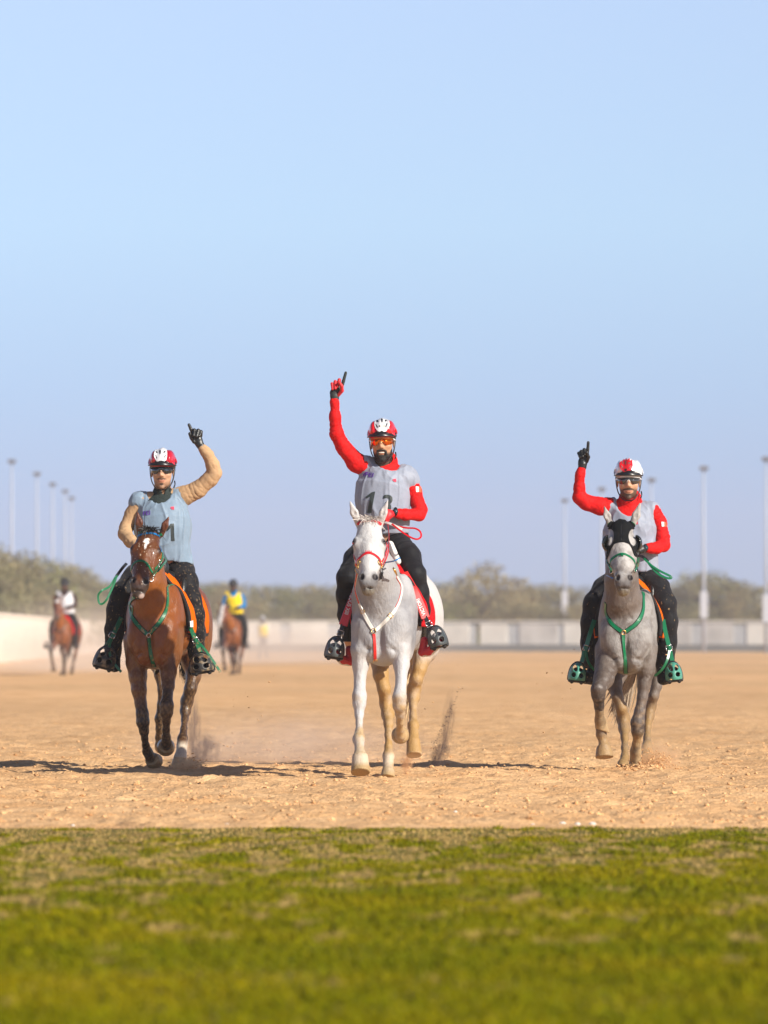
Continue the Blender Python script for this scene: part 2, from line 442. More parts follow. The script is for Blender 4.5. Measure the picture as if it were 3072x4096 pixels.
def ground_h(X, Y):
    near = np.clip((5.6-np.abs(X))/1.0, 0, 1)*np.clip((Y-26)/2, 0, 1)*np.clip((90-Y)/40, 0, 1)
    h = .035*grid_noise(X, Y, .9, 1)+.022*grid_noise(X+3, Y, .34, 2)
    f = grid_noise(X, Y+7, .13, 3); g = grid_noise(X, Y, .06, 4)
    clod = np.clip(grid_noise(X, Y, .6, 8)+.12, 0, 1)
    h = h+near*(.02*f+.018*g+clod*(.05*np.clip(f, 0, 1)+.045*np.clip(g-.1, 0, 1)))
    lawn = np.clip((LAWN+.1-Y)/.5, 0, 1)
    return h*(1-lawn)*np.where(Y > 10, 1, 0)
GZ = ground_h(GX, GY)
nx, ny = GX.shape
V = np.stack([GX, GY, GZ], -1).reshape(-1, 3)
ii, jj = np.meshgrid(np.arange(nx-1), np.arange(ny-1), indexing='ij'); b0 = (ii*ny+jj).ravel()
Fg = np.stack([b0, b0+ny, b0+ny+1, b0+1], 1)
def sand_material():
    m = bpy.data.materials.new('sand'); m.use_nodes = True; t = m.node_tree; N = t.nodes; L = t.links; b = N['Principled BSDF']
    b.inputs['Roughness'].default_value = .95; b.inputs['Specular IOR Level'].default_value = .15
    tc = N.new('ShaderNodeTexCoord')
    def nz(sc, det=4., st=(1, 1, 1)):
        mp = N.new('ShaderNodeMapping'); mp.inputs['Scale'].default_value = st; L.new(tc.outputs['Object'], mp.inputs[0])
        n = N.new('ShaderNodeTexNoise'); n.inputs['Scale'].default_value = sc; n.inputs['Detail'].default_value = det; L.new(mp.outputs[0], n.inputs['Vector']); return n
    r = N.new('ShaderNodeValToRGB'); n1 = nz(1.6, 8.)
    e = r.color_ramp.elements; e[0].position = .3; e[0].color = (.62, .352, .158, 1); e[1].position = .72; e[1].color = (.78, .492, .25, 1)
    L.new(n1.outputs['Fac'], r.inputs[0])
    n2 = nz(28., 6.); mr = N.new('ShaderNodeMapRange'); mr.inputs[1].default_value = .3; mr.inputs[2].default_value = .7; mr.inputs[3].default_value = .80; mr.inputs[4].default_value = 1.12
    L.new(n2.outputs['Fac'], mr.inputs[0]); mx = N.new('ShaderNodeVectorMath'); mx.operation = 'SCALE'; L.new(r.outputs[0], mx.inputs[0]); L.new(mr.outputs[0], mx.inputs['Scale'])
    n3 = nz(.12, 5., (1, .35, 1)); mr3 = N.new('ShaderNodeMapRange'); mr3.inputs[1].default_value = .35; mr3.inputs[2].default_value = .65; mr3.inputs[3].default_value = .9; mr3.inputs[4].default_value = 1.08
    L.new(n3.outputs['Fac'], mr3.inputs[0]); m3 = N.new('ShaderNodeVectorMath'); m3.operation = 'SCALE'; L.new(mx.outputs[0], m3.inputs[0]); L.new(mr3.outputs[0], m3.inputs['Scale'])
    L.new(m3.outputs[0], b.inputs['Base Color'])
    bp = N.new('ShaderNodeBump'); bp.inputs['Strength'].default_value = .5; bp.inputs['Distance'].default_value = .03; n4 = nz(45., 6.)
    L.new(n4.outputs['Fac'], bp.inputs['Height']); L.new(bp.outputs[0], b.inputs['Normal'])
    return m
SAND = sand_material()
g = mesh_obj('ground', V, Fg, SAND); tag(g, kind='structure')
log('ground', len(V))

def scatter_clods(name, n, xr, yr, smin, smax, mat, zfn, seed, up=None):
    r = np.random.RandomState(seed)
    ico = np.array([(0, 0, 1), (.89, 0, .45), (.28, .85, .45), (-.72, .53, .45), (-.72, -.53, .45), (.28, -.85, .45), (.72, .53, -.45), (-.28, .85, -.45), (-.89, 0, -.45), (-.28, -.85, -.45), (.72, -.53, -.45), (0, 0, -1)])
    icf = np.array([(0, 1, 2), (0, 2, 3), (0, 3, 4), (0, 4, 5), (0, 5, 1), (1, 6, 2), (2, 7, 3), (3, 8, 4), (4, 9, 5), (5, 10, 1), (6, 7, 2), (7, 8, 3), (8, 9, 4), (9, 10, 5), (10, 6, 1), (11, 7, 6), (11, 8, 7), (11, 9, 8), (11, 10, 9), (11, 6, 10)])
    pos = zfn(r, n); s = smin+(smax-smin)*r.rand(n)**3
    Vv = ico[None]*(1+.5*(r.rand(n, 12, 1)-.5))*s[:, None, None]*(np.array([1.2, 1.2, .7])*(.7+.6*r.rand(n, 1, 3)))
    a = r.rand(n)*6.28; ca, sa = np.cos(a)[:, None], np.sin(a)[:, None]
    Vr = Vv.copy(); Vr[..., 0] = Vv[..., 0]*ca-Vv[..., 1]*sa; Vr[..., 1] = Vv[..., 0]*sa+Vv[..., 1]*ca
    Vr += pos[:, None, :]
    F = (icf[None]+(np.arange(n)*12)[:, None, None]).reshape(-1, 3)
    return mesh_obj(name, Vr.reshape(-1, 3), F, mat, None, False)
def cl_ground(r, n):
    Y = 30+22*r.rand(n)**1.3; X = (r.rand(n)-.5)*2*(4.6*Y/40+.3); keep = grid_noise(X, Y, .8, 9)+.35 > r.rand(n)*.75
    X = np.where(keep, X, X+.3); Z = ground_h(X, Y)+.004; return np.stack([X, Y, Z], 1)
c = scatter_clods('sand_clods', 8000, 0, 0, .003, .017, SAND, cl_ground, 21); tag(c, 'loose clods of dry sand strewn over the track', 'sand clods', kind='stuff')

# lawn sheet and its blades
def lawn_material():
    m = bpy.data.materials.new('lawn'); m.use_nodes = True; t = m.node_tree; N = t.nodes; L = t.links; b = N['Principled BSDF']
    b.inputs['Roughness'].default_value = .9; b.inputs['Specular IOR Level'].default_value = .1
    tc = N.new('ShaderNodeTexCoord'); n = N.new('ShaderNodeTexNoise'); n.inputs['Scale'].default_value = 3.; n.inputs['Detail'].default_value = 8.
    L.new(tc.outputs['Object'], n.inputs['Vector']); r = N.new('ShaderNodeValToRGB'); e = r.color_ramp.elements
    e[0].position = .42; e[0].color = (.09, .10, .005, 1); e[1].position = .62; e[1].color = (.22, .15, .04, 1); L.new(n.outputs['Fac'], r.inputs[0]); L.new(r.outputs[0], b.inputs['Base Color'])
    return m
lx = np.linspace(-9, 9, 60); ly = np.concatenate([np.linspace(2, LAWN-.4, 40), [LAWN-.2, LAWN]])
LX, LY = np.meshgrid(lx, ly, indexing='ij'); LY2 = LY+np.where(LY > LAWN-.1, -.15+.3*grid_noise(LX*1., LX*0, .35, 31), 0)
n1, n2 = LX.shape; ii, jj = np.meshgrid(np.arange(n1-1), np.arange(n2-1), indexing='ij'); b0 = (ii*n2+jj).ravel()
o = mesh_obj('lawn', np.stack([LX, LY2, np.full_like(LX, .012)], -1).reshape(-1, 3), np.stack([b0, b0+n2, b0+n2+1, b0+1], 1), lawn_material()); tag(o, kind='structure')
def grass():
    r = np.random.RandomState(5); n = 420000
    Y = 11.5+(LAWN-11.5)*r.rand(n)**.8; X = (r.rand(n)-.5)*2*(.145*Y+.9)
    edge = LAWN-.06+.40*grid_noise(X, X*0, .35, 31)+.35*grid_noise(X, X*0, .11, 33); ok = Y < edge; X, Y = X[ok], Y[ok]
    dry = grid_noise(X, Y*.25, .17, 41)*.8+grid_noise(X, Y*.3, .07, 42)*.8+grid_noise(X*.6, Y*.4, 1.3, 47)*.25+np.clip((Y-22)/7, -1.5, 1)*.40-.09
    thin = np.clip((dry-.05)*2.2, 0, .62); ok = r.rand(len(X)) > thin; X, Y, dry = X[ok], Y[ok], dry[ok]; n = len(X)
    lump = grid_noise(X, Y, .3, 44)+.5
    h = (.010+.018*r.rand(n)*lump)*np.where(dry > .1, .75, 1.1)*np.clip(1.25-(Y-12)/40, .7, 1.2); wd = .004+.004*r.rand(n)
    a = r.rand(n)*6.28; lean = 1.3*r.rand(n)*h; la = r.rand(n)*6.28
    p = np.stack([X, Y, np.full(n, .01)], 1); du = np.stack([np.cos(a)*wd, np.sin(a)*wd, 0*a], 1)
    top = p+np.stack([np.cos(la)*lean, np.sin(la)*lean, h], 1)
    V = np.stack([p-du, p+du, top], 1).reshape(-1, 3); F = np.arange(3*n).reshape(-1, 3)
    g = np.array([.125, .14, .002]); y = np.array([.25, .195, .003]); t = np.array([.44, .29, .11])
    m1 = np.clip(r.rand(n)*.9+grid_noise(X, Y, .8, 45)*.8, 0, 1)[:, None]; m2 = np.clip((dry-.04)*4.+(r.rand(n)-.5)*.7, 0, 1)[:, None]*.9
    c = (g*(1-m1)+y*m1)*(1-m2)+t*m2; c = c*(.75+.5*r.rand(n))[:, None]
    o = mesh_obj('grass', V, F, material('grass_blades', attr=True, rough=.9, spec=.03), None, False, np.repeat(c, 3, 0))
    tag(o, 'short mown grass with dry tan patches in front of the sand', 'grass', kind='stuff'); log('grass', n)
grass()
# pale stones on the edge of the lawn
PST = material('pale_stone', (.62, .57, .50), .8, noise=.2, nscale=60)
def stone(x, y, s, seed):
    Yd = .98*40*PPM/((y-HY)); p = P(x, y, Yd); r = np.random.RandomState(seed)
    sc = Sculpt(); sc.ell(p+A(0, 0, s*.45), A(s, s*.8, s*.6), .01); sc.ell(p+A(s*.4*r.randn()*.6, .2*s, s*.55), A(s*.6, s*.6, s*.45), .01)
    V, F = sc.surface(s/5); return mesh_obj('stone', V, F, PST)
lab = ['small pale stone on the grass edge at the far left', 'pale stone on the grass edge below the bay horse', 'flat white stone in the sand just above the grass, below the white horse', 'brightest white stone on the grass edge right of the white horse',
       'leftmost of the pale stones clustered on the grass edge at centre right', 'middle stone of the pale cluster on the grass edge at centre right', 'rightmost of the pale stones clustered on the grass edge at centre right', 'lone pale stone lying out on the green lawn']
for i, (x, y, s) in enumerate([(290, 3306, .009), (905, 3308, .017), (1822, 3252, .011), (2130, 3306, .013), (2250, 3303, .019), (2310, 3304, .016), (2370, 3305, .02), (1795, 3775, .010)]):
    tag(stone(x, y, s, i), lab[i], 'stone', 'pale stones near the edge of the lawn')

# ------------------------------------------------------------------ wall, lamp posts, trees, haze
WHITEW = material('whitewash', (.78, .71, .62), .85, noise=.12, nscale=.8); GREYW = material('grey_mesh', (.50, .49, .48), .9, noise=.1, nscale=2.)
WHITEW2 = material('shaded_whitewash', (.58, .53, .48), .85, noise=.25, nscale=.7); BERM = material('dark_soil', (.15, .14, .12), .95, noise=.25, nscale=.6)  # WHITEW2 paints the wall's shadow patches into some panels' colour
def box_mesh(c, s, rz=0., bev=0.):
    c = np.array(c, float); h = np.array(s)/2.; q = []
    for z in (-1, 1):
        for x, y in ((-1, -1), (1, -1), (1, 1), (-1, 1)): q.append((x*h[0], y*h[1], z*h[2]))
    q = np.array(q); ca, sa = math.cos(rz), math.sin(rz); q = np.stack([q[:, 0]*ca-q[:, 1]*sa, q[:, 0]*sa+q[:, 1]*ca, q[:, 2]], 1)+c
    return q, [(3, 2, 1, 0), (4, 5, 6, 7), (0, 1, 5, 4), (1, 2, 6, 5), (2, 3, 7, 6), (3, 0, 4, 7)]
def wall_run(name, pts, z0, z1, label, step=3.2, solid=False):
    root = empty(name, (pts[0][0], pts[0][1], 0)); tag(root, label, 'wall'); first = None; k = 0; r = random.Random(3)
    for (ax, ay), (bx, by) in zip(pts[:-1], pts[1:]):
        L = math.hypot(bx-ax, by-ay); ang = math.atan2(by-ay, bx-ax); n = max(1, int(round(L/step))); st = L/n
        cpv, cpf = box_mesh(((ax+bx)/2, (ay+by)/2, z1+.05), (L, .34, .09), ang); mesh_obj('coping', cpv, cpf, WHITEW, root, False)
        for i in range(n):
            cx = ax+(bx-ax)*(i+.5)/n; cy = ay+(by-ay)*(i+.5)/n; wgap = 0 if solid else (.25+1.1*r.random()**1.5)
            v, f = box_mesh((cx, cy, (z0+z1)/2), (st-wgap-.01, .22, z1-z0), ang); mesh_obj('panel', v, f, WHITEW if (k*5) % 7 < 4 or solid else WHITEW2, root, False)
            if not solid:
                ex = cx+math.cos(ang)*(st/2); ey = cy+math.sin(ang)*(st/2)
                v, f = box_mesh((ex, ey, (z0+z1)/2-.04), (wgap+.3, .12, z1-z0-.1), ang); mesh_obj('mesh_infill', v, f, GREYW, root, False)
            k += 1
    return root
wall_run('boundary_wall', [(-15.2, 352), (0, 350), (48, 333)], .40, 1.74, 'long low whitewashed wall with grey gaps behind the far end of the track', 2.9)
wall_run('boundary_wall', [(-10.9, 80), (-13.75, 206), (-17.35, 365)], -.05, 1.66, 'plain whitewashed wall running away behind the rider in white on the left', 7., True)
# the dark bank the far wall stands on
bank_pts = [(-15.2, 350), (0, 347), (17, 341), (48, 330)]
Vb, Fb = [], []
for i, (x, y) in enumerate(bank_pts):
    for dy, z in ((-7 if i else -3, -.03), (-2.5, .22), (-.5, .42), (2, .42), (4, 0)): Vb.append((x, y+dy, z))
for i in range(3):
    for j in range(4): Fb.append((i*5+j, (i+1)*5+j, (i+1)*5+j+1, i*5+j+1))
o = mesh_obj('bank', Vb, Fb, BERM); tag(o, kind='structure')

POLE = material('pale_pole', (.38, .42, .50), .5, metal=.0); LAMPM = material('lamp_housing', (.17, .17, .2), .5)  # haze put into the pole colour, kept close to the sky's
def lamp_post(x, ytop, h, box, label, group):
    Yd = (h-CH)*40*PPM/(HY-ytop); X = (x-CX)*Yd/40/PPM
    root = empty('lamp_post', (X, Yd, 0)); tag(root, label, 'lamp post', group)
    v, f = tube_mesh([(X, Yd, -.1), (X, Yd, h*.5), (X, Yd, h)], [.11, .085, .055], 10); mesh_obj('pole', v, f, POLE, root)
    v, f = box_mesh((X, Yd, h+.02), (.4, .08, .08)); mesh_obj('crossbar', v, f, LAMPM, root, False)
    for i in range(3):
        sc = box_mesh((X-.17+.17*i, Yd-.12, h-.04), (.15, .2, .26)); v = sc[0]; v[4:, 1] += .08; mesh_obj('floodlight', v, sc[1], LAMPM, root, False)
        v, f = box_mesh((X-.17+.17*i, Yd-.225, h-.06), (.12, .02, .18)); mesh_obj('lens', v, f, material('lamp_glass', (.12, .12, .13), .35), root, False)
    if box:
        v, f = box_mesh((X, Yd-.2, box), (.42, .4, 1.5)); mesh_obj('cabinet', v, f, material('pale_cabinet', (.43, .45, .50), .6), root, False)
LPL = ['lamp post at the far left edge, tallest of the left row', 'second lamp post from the left edge, above the trees', 'third lamp post from the left, above the pale wall rider', 'fourth and faintest lamp post of the left row', 'lamp post nearest the bay horse rider, last of the left row']
for i, (x, y) in enumerate([(48, 1843), (148, 1893), (211, 1935), (261, 1963), (287, 1991)]): lamp_post(x, y, 12, None, LPL[i], 'lamp posts above the left trees')
LPR = ['lamp post with a white cabinet standing alone between the white and dappled grey horses', 'lamp post just left of the dappled grey horse', 'lamp post behind the helmet of the rider in the white helmet', 'lamp post with a white cabinet right of the dappled grey horse', 'lamp post with a white cabinet at the right edge']
for i, (x, y, b) in enumerate([(2259, 2000, 3.3), (2407, 1954, None), (2606, 1917, None), (2815, 1870, 2.7), (3065, 1833, 2.4)]): lamp_post(x, y, 10.5, b, LPR[i], 'lamp posts above the right trees')

BARK = material('bark', (.13, .10, .075), .9, noise=.3, nscale=8.)
LEAF = material('tree_leaves', attr=True, rough=.75, spec=.2)
def tree_proto(seed, W=4.2, H=5., tone=(.10, .10, .035), n=11000):
    r = np.random.RandomState(seed); parts = []
    lobes = []
    trunk = [A(0, 0, -.1), A(.1*r.randn(), .1*r.randn(), H*.2), A(.2*r.randn(), .2*r.randn(), H*.42)]
    parts.append(tube_mesh(trunk, [.17, .14, .1], 8))
    for i in range(9):
        a = i*.7+r.rand(); R_ = W*.5*(.25+.55*r.rand()); z = H*(.3+.52*r.rand()); e = A(math.cos(a)*R_, math.sin(a)*R_, z)
        if i == 0: e = A(.2*r.randn(), 0, H*.8)
        m = (trunk[1]+e)/2+A(0, 0, .25); parts.append(tube_mesh([trunk[1], m, e], [.09, .05, .025], 6))
        lobes.append((e, W*(.14+.1*r.rand()), H*(.12+.08*r.rand())))
        lobes.append((e*A(.9, .9, .55)+A(0, 0, .05), W*(.15+.08*r.rand()), H*(.14+.06*r.rand())))
    for i in range(7):
        a = i*.9; lobes.append((A(math.cos(a)*W*.36, math.sin(a)*W*.36, H*(.14+.1*r.rand())), W*.17, H*.15))
    tv, tf = join_parts(parts)
    li = r.randint(0, len(lobes), n); d = r.normal(size=(n, 3)); d /= np.linalg.norm(d, axis=1)[:, None]; rad = (.35+.75*r.rand(n))**.8
    c = np.array([lobes[i][0] for i in li]); rr = np.array([(lobes[i][1], lobes[i][1], lobes[i][2]) for i in li])
    p = c+d*rr*rad[:, None]; p[:, 2] = np.maximum(p[:, 2], .1)
    s = .035+.07*r.rand(n); q1 = r.normal(size=(n, 3)); q1 /= np.linalg.norm(q1, axis=1)[:, None]; q2 = np.cross(q1, r.normal(size=(n, 3))); q2 /= np.linalg.norm(q2, axis=1)[:, None]
    q1 *= s[:, None]; q2 *= s[:, None]*.6
    V = np.stack([p-q1, p-q2*.9, p+q1, p+q2], 1).reshape(-1, 3); F = np.arange(4*n).reshape(-1, 4)
    lt = r.rand(len(lobes))*.3+.85; cc = np.array(tone)[None]*lt[li][:, None]*(.7+.6*r.rand(n))[:, None]*np.array([1, 1, 1])
    return (tv, tf), (V, F, np.repeat(cc, 4, 0))
tones = [(.20, .18, .09), (.25, .21, .105), (.18, .17, .085), (.26, .22, .115), (.20, .20, .08)]  # leaf tones lifted paler, part of the distance haze put into them
protos = []
for k in range(5):
    (tv, tf), (lv, lf, lc) = tree_proto(100+k, 4.4, 4.6, tones[k])
    t = mesh_obj('trunk', tv, tf, BARK); cr = mesh_obj('crown', lv, lf, LEAF, None, False, lc); protos.append((t.data, cr.data))
    COL.objects.unlink(t); COL.objects.unlink(cr); bpy.data.objects.remove(t); bpy.data.objects.remove(cr)
tcount = [0]
def tree(x, ytop, Yd, k, label, group, wide=1.):
    h = CH+(HY-ytop)*Yd/40/PPM; X = (x-CX)*Yd/40/PPM; s = h/4.6
    root = empty('acacia_tree', (X, Yd, 0)); tag(root, label, 'tree', group)
    a = rnd.random()*6.28
    for nm, me in zip(('trunk', 'crown'), protos[k % 5]):
        o = bpy.data.objects.new(nm, me); COL.objects.link(o); o.parent = root; o.scale = (s*wide, s*wide, s*1.02); o.rotation_euler.z = a
ORD = ['first', 'second', 'third', 'fourth', 'fifth', 'sixth', 'seventh', 'eighth', 'ninth', 'tenth', 'eleventh', 'twelfth', 'thirteenth', 'fourteenth', 'fifteenth', 'sixteenth', 'seventeenth', 'eighteenth', 'nineteenth', 'twentieth', 'twenty-first', 'twenty-second', 'twenty-third']
wallY = lambda x: -9.082/(.02266+(x-1536)/23000.)
LT = [(-70, 2185), (5, 2190), (70, 2215), (130, 2235), (185, 2222), (240, 2248), (290, 2255), (335, 2280), (375, 2295), (420, 2318), (100, 2330), (310, 2370), (20, 2330), (215, 2350), (390, 2390)]
LT = [(x, y, min(430, wallY(x)+(62 if i < 10 else 48))) for i, (x, y) in enumerate(LT)]
for i, (x, y) in enumerate([(-180, 2170), (-310, 2150), (-460, 2140), (-640, 2120), (-860, 2100)]): tree(x, y, wallY(x)+62, i+2, 'bushy olive tree beyond the left edge of the frame, %s outwards' % ORD[i], 'trees behind the left wall', 1.2)
for i, (x, y, Yd) in enumerate(LT):
    tree(x, y, Yd, i, ('bushy olive tree behind the pale wall, %s from the left edge' % ORD[i]) if i < 10 else ('low shrubby tree under the taller trees at left, %s of the low row' % ORD[i-10]), 'trees behind the left wall', 1.15)
CT = [(480, 2330), (545, 2335), (620, 2340), (700, 2338), (780, 2332), (850, 2330), (920, 2325), (985, 2335), (1050, 2345), (1110, 2335), (1175, 2350), (1240, 2325), (1310, 2340), (1370, 2335), (1450, 2350), (1530, 2345), (1610, 2348), (1690, 2350), (1765, 2338), (1835, 2320)]
for i, (x, y) in enumerate(CT): tree(x, y-8, 392+(i*37 % 17), i, 'hazy olive tree in the far middle row behind the wall, %s from its left end' % ORD[i], 'trees behind the far wall', 1.25)
tree(1895, 2262, 388, 1, 'tall rounded tree, highest one right of the white horse, left half of its crown', 'tall trees right of the white horse', 1.45)
tree(1945, 2232, 396, 3, 'tall rounded tree, highest one right of the white horse, right half of its crown', 'tall trees right of the white horse', 1.4)
RT = [(2010, 2330), (2075, 2345), (2140, 2340), (2205, 2330), (2270, 2350), (2340, 2335), (2420, 2340), (2500, 2345), (2580, 2340), (2660, 2325), (2735, 2315), (2800, 2295), (2850, 2272), (2905, 2310), (2960, 2330), (3015, 2345), (3075, 2325), (3140, 2335), (3230, 2330), (3330, 2310)]
for i, x in enumerate([3440, 3550, 3670, 3800, 3940]): tree(x, 2320+(i*37 % 30), 415+(i*17 % 15), i, 'hazy olive tree beyond the right edge of the frame, %s outwards' % ORD[i], 'trees behind the right wall', 1.3)
for i, (x, y) in enumerate(RT): tree(x, y, 412+(i*29 % 15), i+2, 'hazy olive tree in the right row behind the wall, %s from the tall tree' % ORD[i], 'trees behind the right wall', 1.3)
for i, (x, y) in enumerate([(880, 2400), (1120, 2410), (1330, 2400), (1780, 2400), (2110, 2410), (2310, 2400), (2760, 2395), (2930, 2400)]):
    tree(x, y, 372, i+1, 'low dusty shrub against the far wall, %s from the left' % ORD[i], 'shrubs against the far wall', 1.7)
log('background')

def haze():
    v, f = box_mesh((0, 285, 6.5), (860, 690, 15.6)); m = bpy.data.materials.new('haze'); m.use_nodes = True; t = m.node_tree; t.nodes.clear()
    pv = t.nodes.new('ShaderNodeVolumePrincipled'); pv.inputs['Color'].default_value = (.88, .90, 1., 1); pv.inputs['Density'].default_value = .0005; pv.inputs['Anisotropy'].default_value = .1
    ou = t.nodes.new('ShaderNodeOutputMaterial'); t.links.new(pv.outputs[0], ou.inputs['Volume'])
    tag(mesh_obj('haze', v, f, m, None, False), 'thin dusty haze over the whole track', 'haze', kind='stuff')
haze()
# ------------------------------------------------------------------ horses
COAT = {}
def mixc(c, t, m): return c*(1-m[:, None])+np.array(t)*m[:, None]
def sstep(x, a, b): t = np.clip((x-a)/(b-a), 0, 1); return t*t*(3-2*t)
EYE = material('dark_eye', (.012, .008, .006), .08, spec=.8)
def coat_mat(name, rough, sheen=.1, coat=0., spec=.4):
    return material(name, attr=True, rough=rough, sheen=0., coat=coat, spec=spec*.7, noise=.10, nscale=110., bump=.25, bscale=240., bump2=(.22, 34.), stretch=(1, 1, .5))

class Frame:    # a horse's own axes: u to the right, v towards the tail
    def __init__(s, X, Y, yaw, hs=1., zo=0.):
        s.X, s.Y, s.c, s.s, s.hs, s.zo = X, Y, math.cos(math.radians(yaw)), math.sin(math.radians(yaw)), hs, zo
        s.rot = np.array([[s.c, s.s, 0], [-s.s, s.c, 0], [0, 0, 1.]])      # columns used as local axes
        s.rot = np.array([[s.c, s.s, 0.], [-s.s, s.c, 0.], [0., 0., 1.]])
    def __call__(s, u, v, z):
        return A(s.X+u*s.hs*s.c+v*s.hs*s.s, s.Y+v*s.hs*s.c-u*s.hs*s.s, 1.1+s.zo+(z-1.1)*s.hs)

def torso_prims(sc, L, col=None, rump=None, wid=1.):
    E = lambda c, r, k=.06, cc=None: sc.ell(L(c[0]*wid, c[1], c[2]), A(r[0]*wid, r[1], r[2])*L.hs, k, L.rot, cc or col)
    E((0, .62, 1.11), (.245, .55, .30)); E((0, .20, 1.07), (.175, .24, .26)); E((0, 1.02, 1.10), (.25, .42, .26))
    E((0, 1.36, 1.17), (.26, .33, .31), .08, rump); E((0, .46, 1.36), (.075, .30, .12), .09); E((0, .85, 1.30), (.12, .4, .12), .09)
    for s in (-1, 1):
        E((s*.125, .24, 1.13), (.092, .17, .27), .05); E((s*.112, .06, 1.03), (.084, .095, .14), .06)
        E((s*.066, .035, .92), (.066, .085, .12), .05)
        E((s*.135, .20, .93), (.074, .12, .15), .05)
        E((s*.165, 1.42, 1.06), (.115, .22, .28), .05, rump)
    E((0, .15, .89), (.12, .15, .125), .06)
    sc.ell(L(0, -.09, .96), A(.010, .065, .13), .035, L.rot, op=-1)
    for s in (-1, 1): sc.ell(L(s*.125, -.045, .86), A(.06, .04, .010), .03, np.array(Euler((0, s*.5, 0)).to_matrix()), op=-1)

class Head:
    def __init__(s, poll, muz, yaw=0., roll=0.):
        s.o = poll; f = muz-poll; s.L = np.linalg.norm(f); s.f = f/s.L; s.k = s.L/.55
        r = A(math.cos(yaw), math.sin(yaw), math.tan(roll)); r = r-s.f*(r@s.f); s.r = unit(r); s.n = np.cross(s.f, s.r)
        s.rot = np.stack([s.r, s.f, s.n], 1)
    def __call__(s, r, t, n): return s.o+(s.r*r+s.f*t+s.n*n)*s.k
def head_prims(sc, H, c, wid=1.):
    E = lambda p, r, k=.02, cc=None, op=1: sc.ell(H(p[0]*wid, p[1], p[2]), A(r[0]*wid, r[1], r[2])*H.k, k, H.rot, cc or c['face'], op)
    C = lambda a, b, ra, rb, k=.03, cc=None: sc.cone(H(*a), H(*b), ra*H.k, rb*H.k, k, 1., cc or c['face'])
    E((0, .06, -.035), (.080, .10, .09), .03); E((0, .150, -.025), (.094, .12, .075), .03)
    for s in (-1, 1):
        E((s*.080, .178, -.010), (.033, .046, .036), .025)
        E((s*.055, .225, -.085), (.047, .12, .085), .035)
        E((s*.060, .275, -.045), (.022, .09, .03), .03)
        E((s*.040, .480, -.006), (.029, .038, .028), .016, c['muzzle'])
    C((0, .2, -.035), (0, .36, -.036), .080, .064); C((0, .36, -.036), (0, .47, -.042), .064, .057); C((0, .22, .004), (0, .47, -.004), .038, .030, .03)
    C((0, .30, -.09), (0, .49, -.08), .054, .044)
    E((0, .485, -.045), (.064, .055, .052), .02, c['muzzle']); E((0, .522, -.040), (.054, .036, .044), .02, c['muzzle'])
    E((0, .545, -.070), (.044, .034, .040), .018, c['chin'])
    for s in (-1, 1): E((s*.047, .485, .016), (.0145, .024, .018), .006, None, -1)
    E((0, .548, -.028), (.05, .003, .02), .006, None, -1)
def ear(sc, H, base, mid, tip, rb, col):
    b, m, t = base, mid, tip
    sc.cone(b, m, rb*.8, rb, .02, .75, col); sc.cone(m, t, rb, .005, .012, .75, col)
    ax = unit(t-b); fr = unit(A(0, -1, 0)-ax*(A(0, -1, 0)@ax))
    sc.cone(m+fr*rb*.95-ax*.01, m+(t-m)*.75+fr*rb*.55, rb*.55, .004, .006, 1., None, -1)
def hoof(sc, a, ra, b, rb, Y, col):      # a, b = (x, y, dY) pixel points of coronet and ground rim, radii in px
    p, q = P(a[0], a[1], Y+a[2]), P(b[0], b[1], Y+b[2])
    sc.frust(p, q, Rp(ra, Y), Rp(rb, Y), .008, col)
def strand_mesh(roots, tips, mids, w0, w1, seed, nseg=5, wob=.01):
    r = np.random.RandomState(seed); V = []; F = []
    for R_, M_, T_ in zip(roots, mids, tips):
        pts = [R_*(1-t)**2+2*M_*t*(1-t)+T_*t*t for t in np.linspace(0, 1, nseg+1)]
        s = unit(np.cross(T_-R_, A(r.randn()*.5, -1, r.randn()*.3))); ph = r.rand()*6; b = len(V)
        for i, p in enumerate(pts):
            t = i/nseg; wv = (w0*(1-t)+w1*t)*(1 if i < nseg else .1); p = p+s*wob*math.sin(ph+t*7)*t
            V += [p-s*wv, p+s*wv]
        for i in range(nseg): F.append((b+2*i, b+2*i+1, b+2*i+3, b+2*i+2))
    return np.array(V), F
HAIRM = lambda n, c: material(n, c, .55, noise=.35, nscale=140., spec=.4)

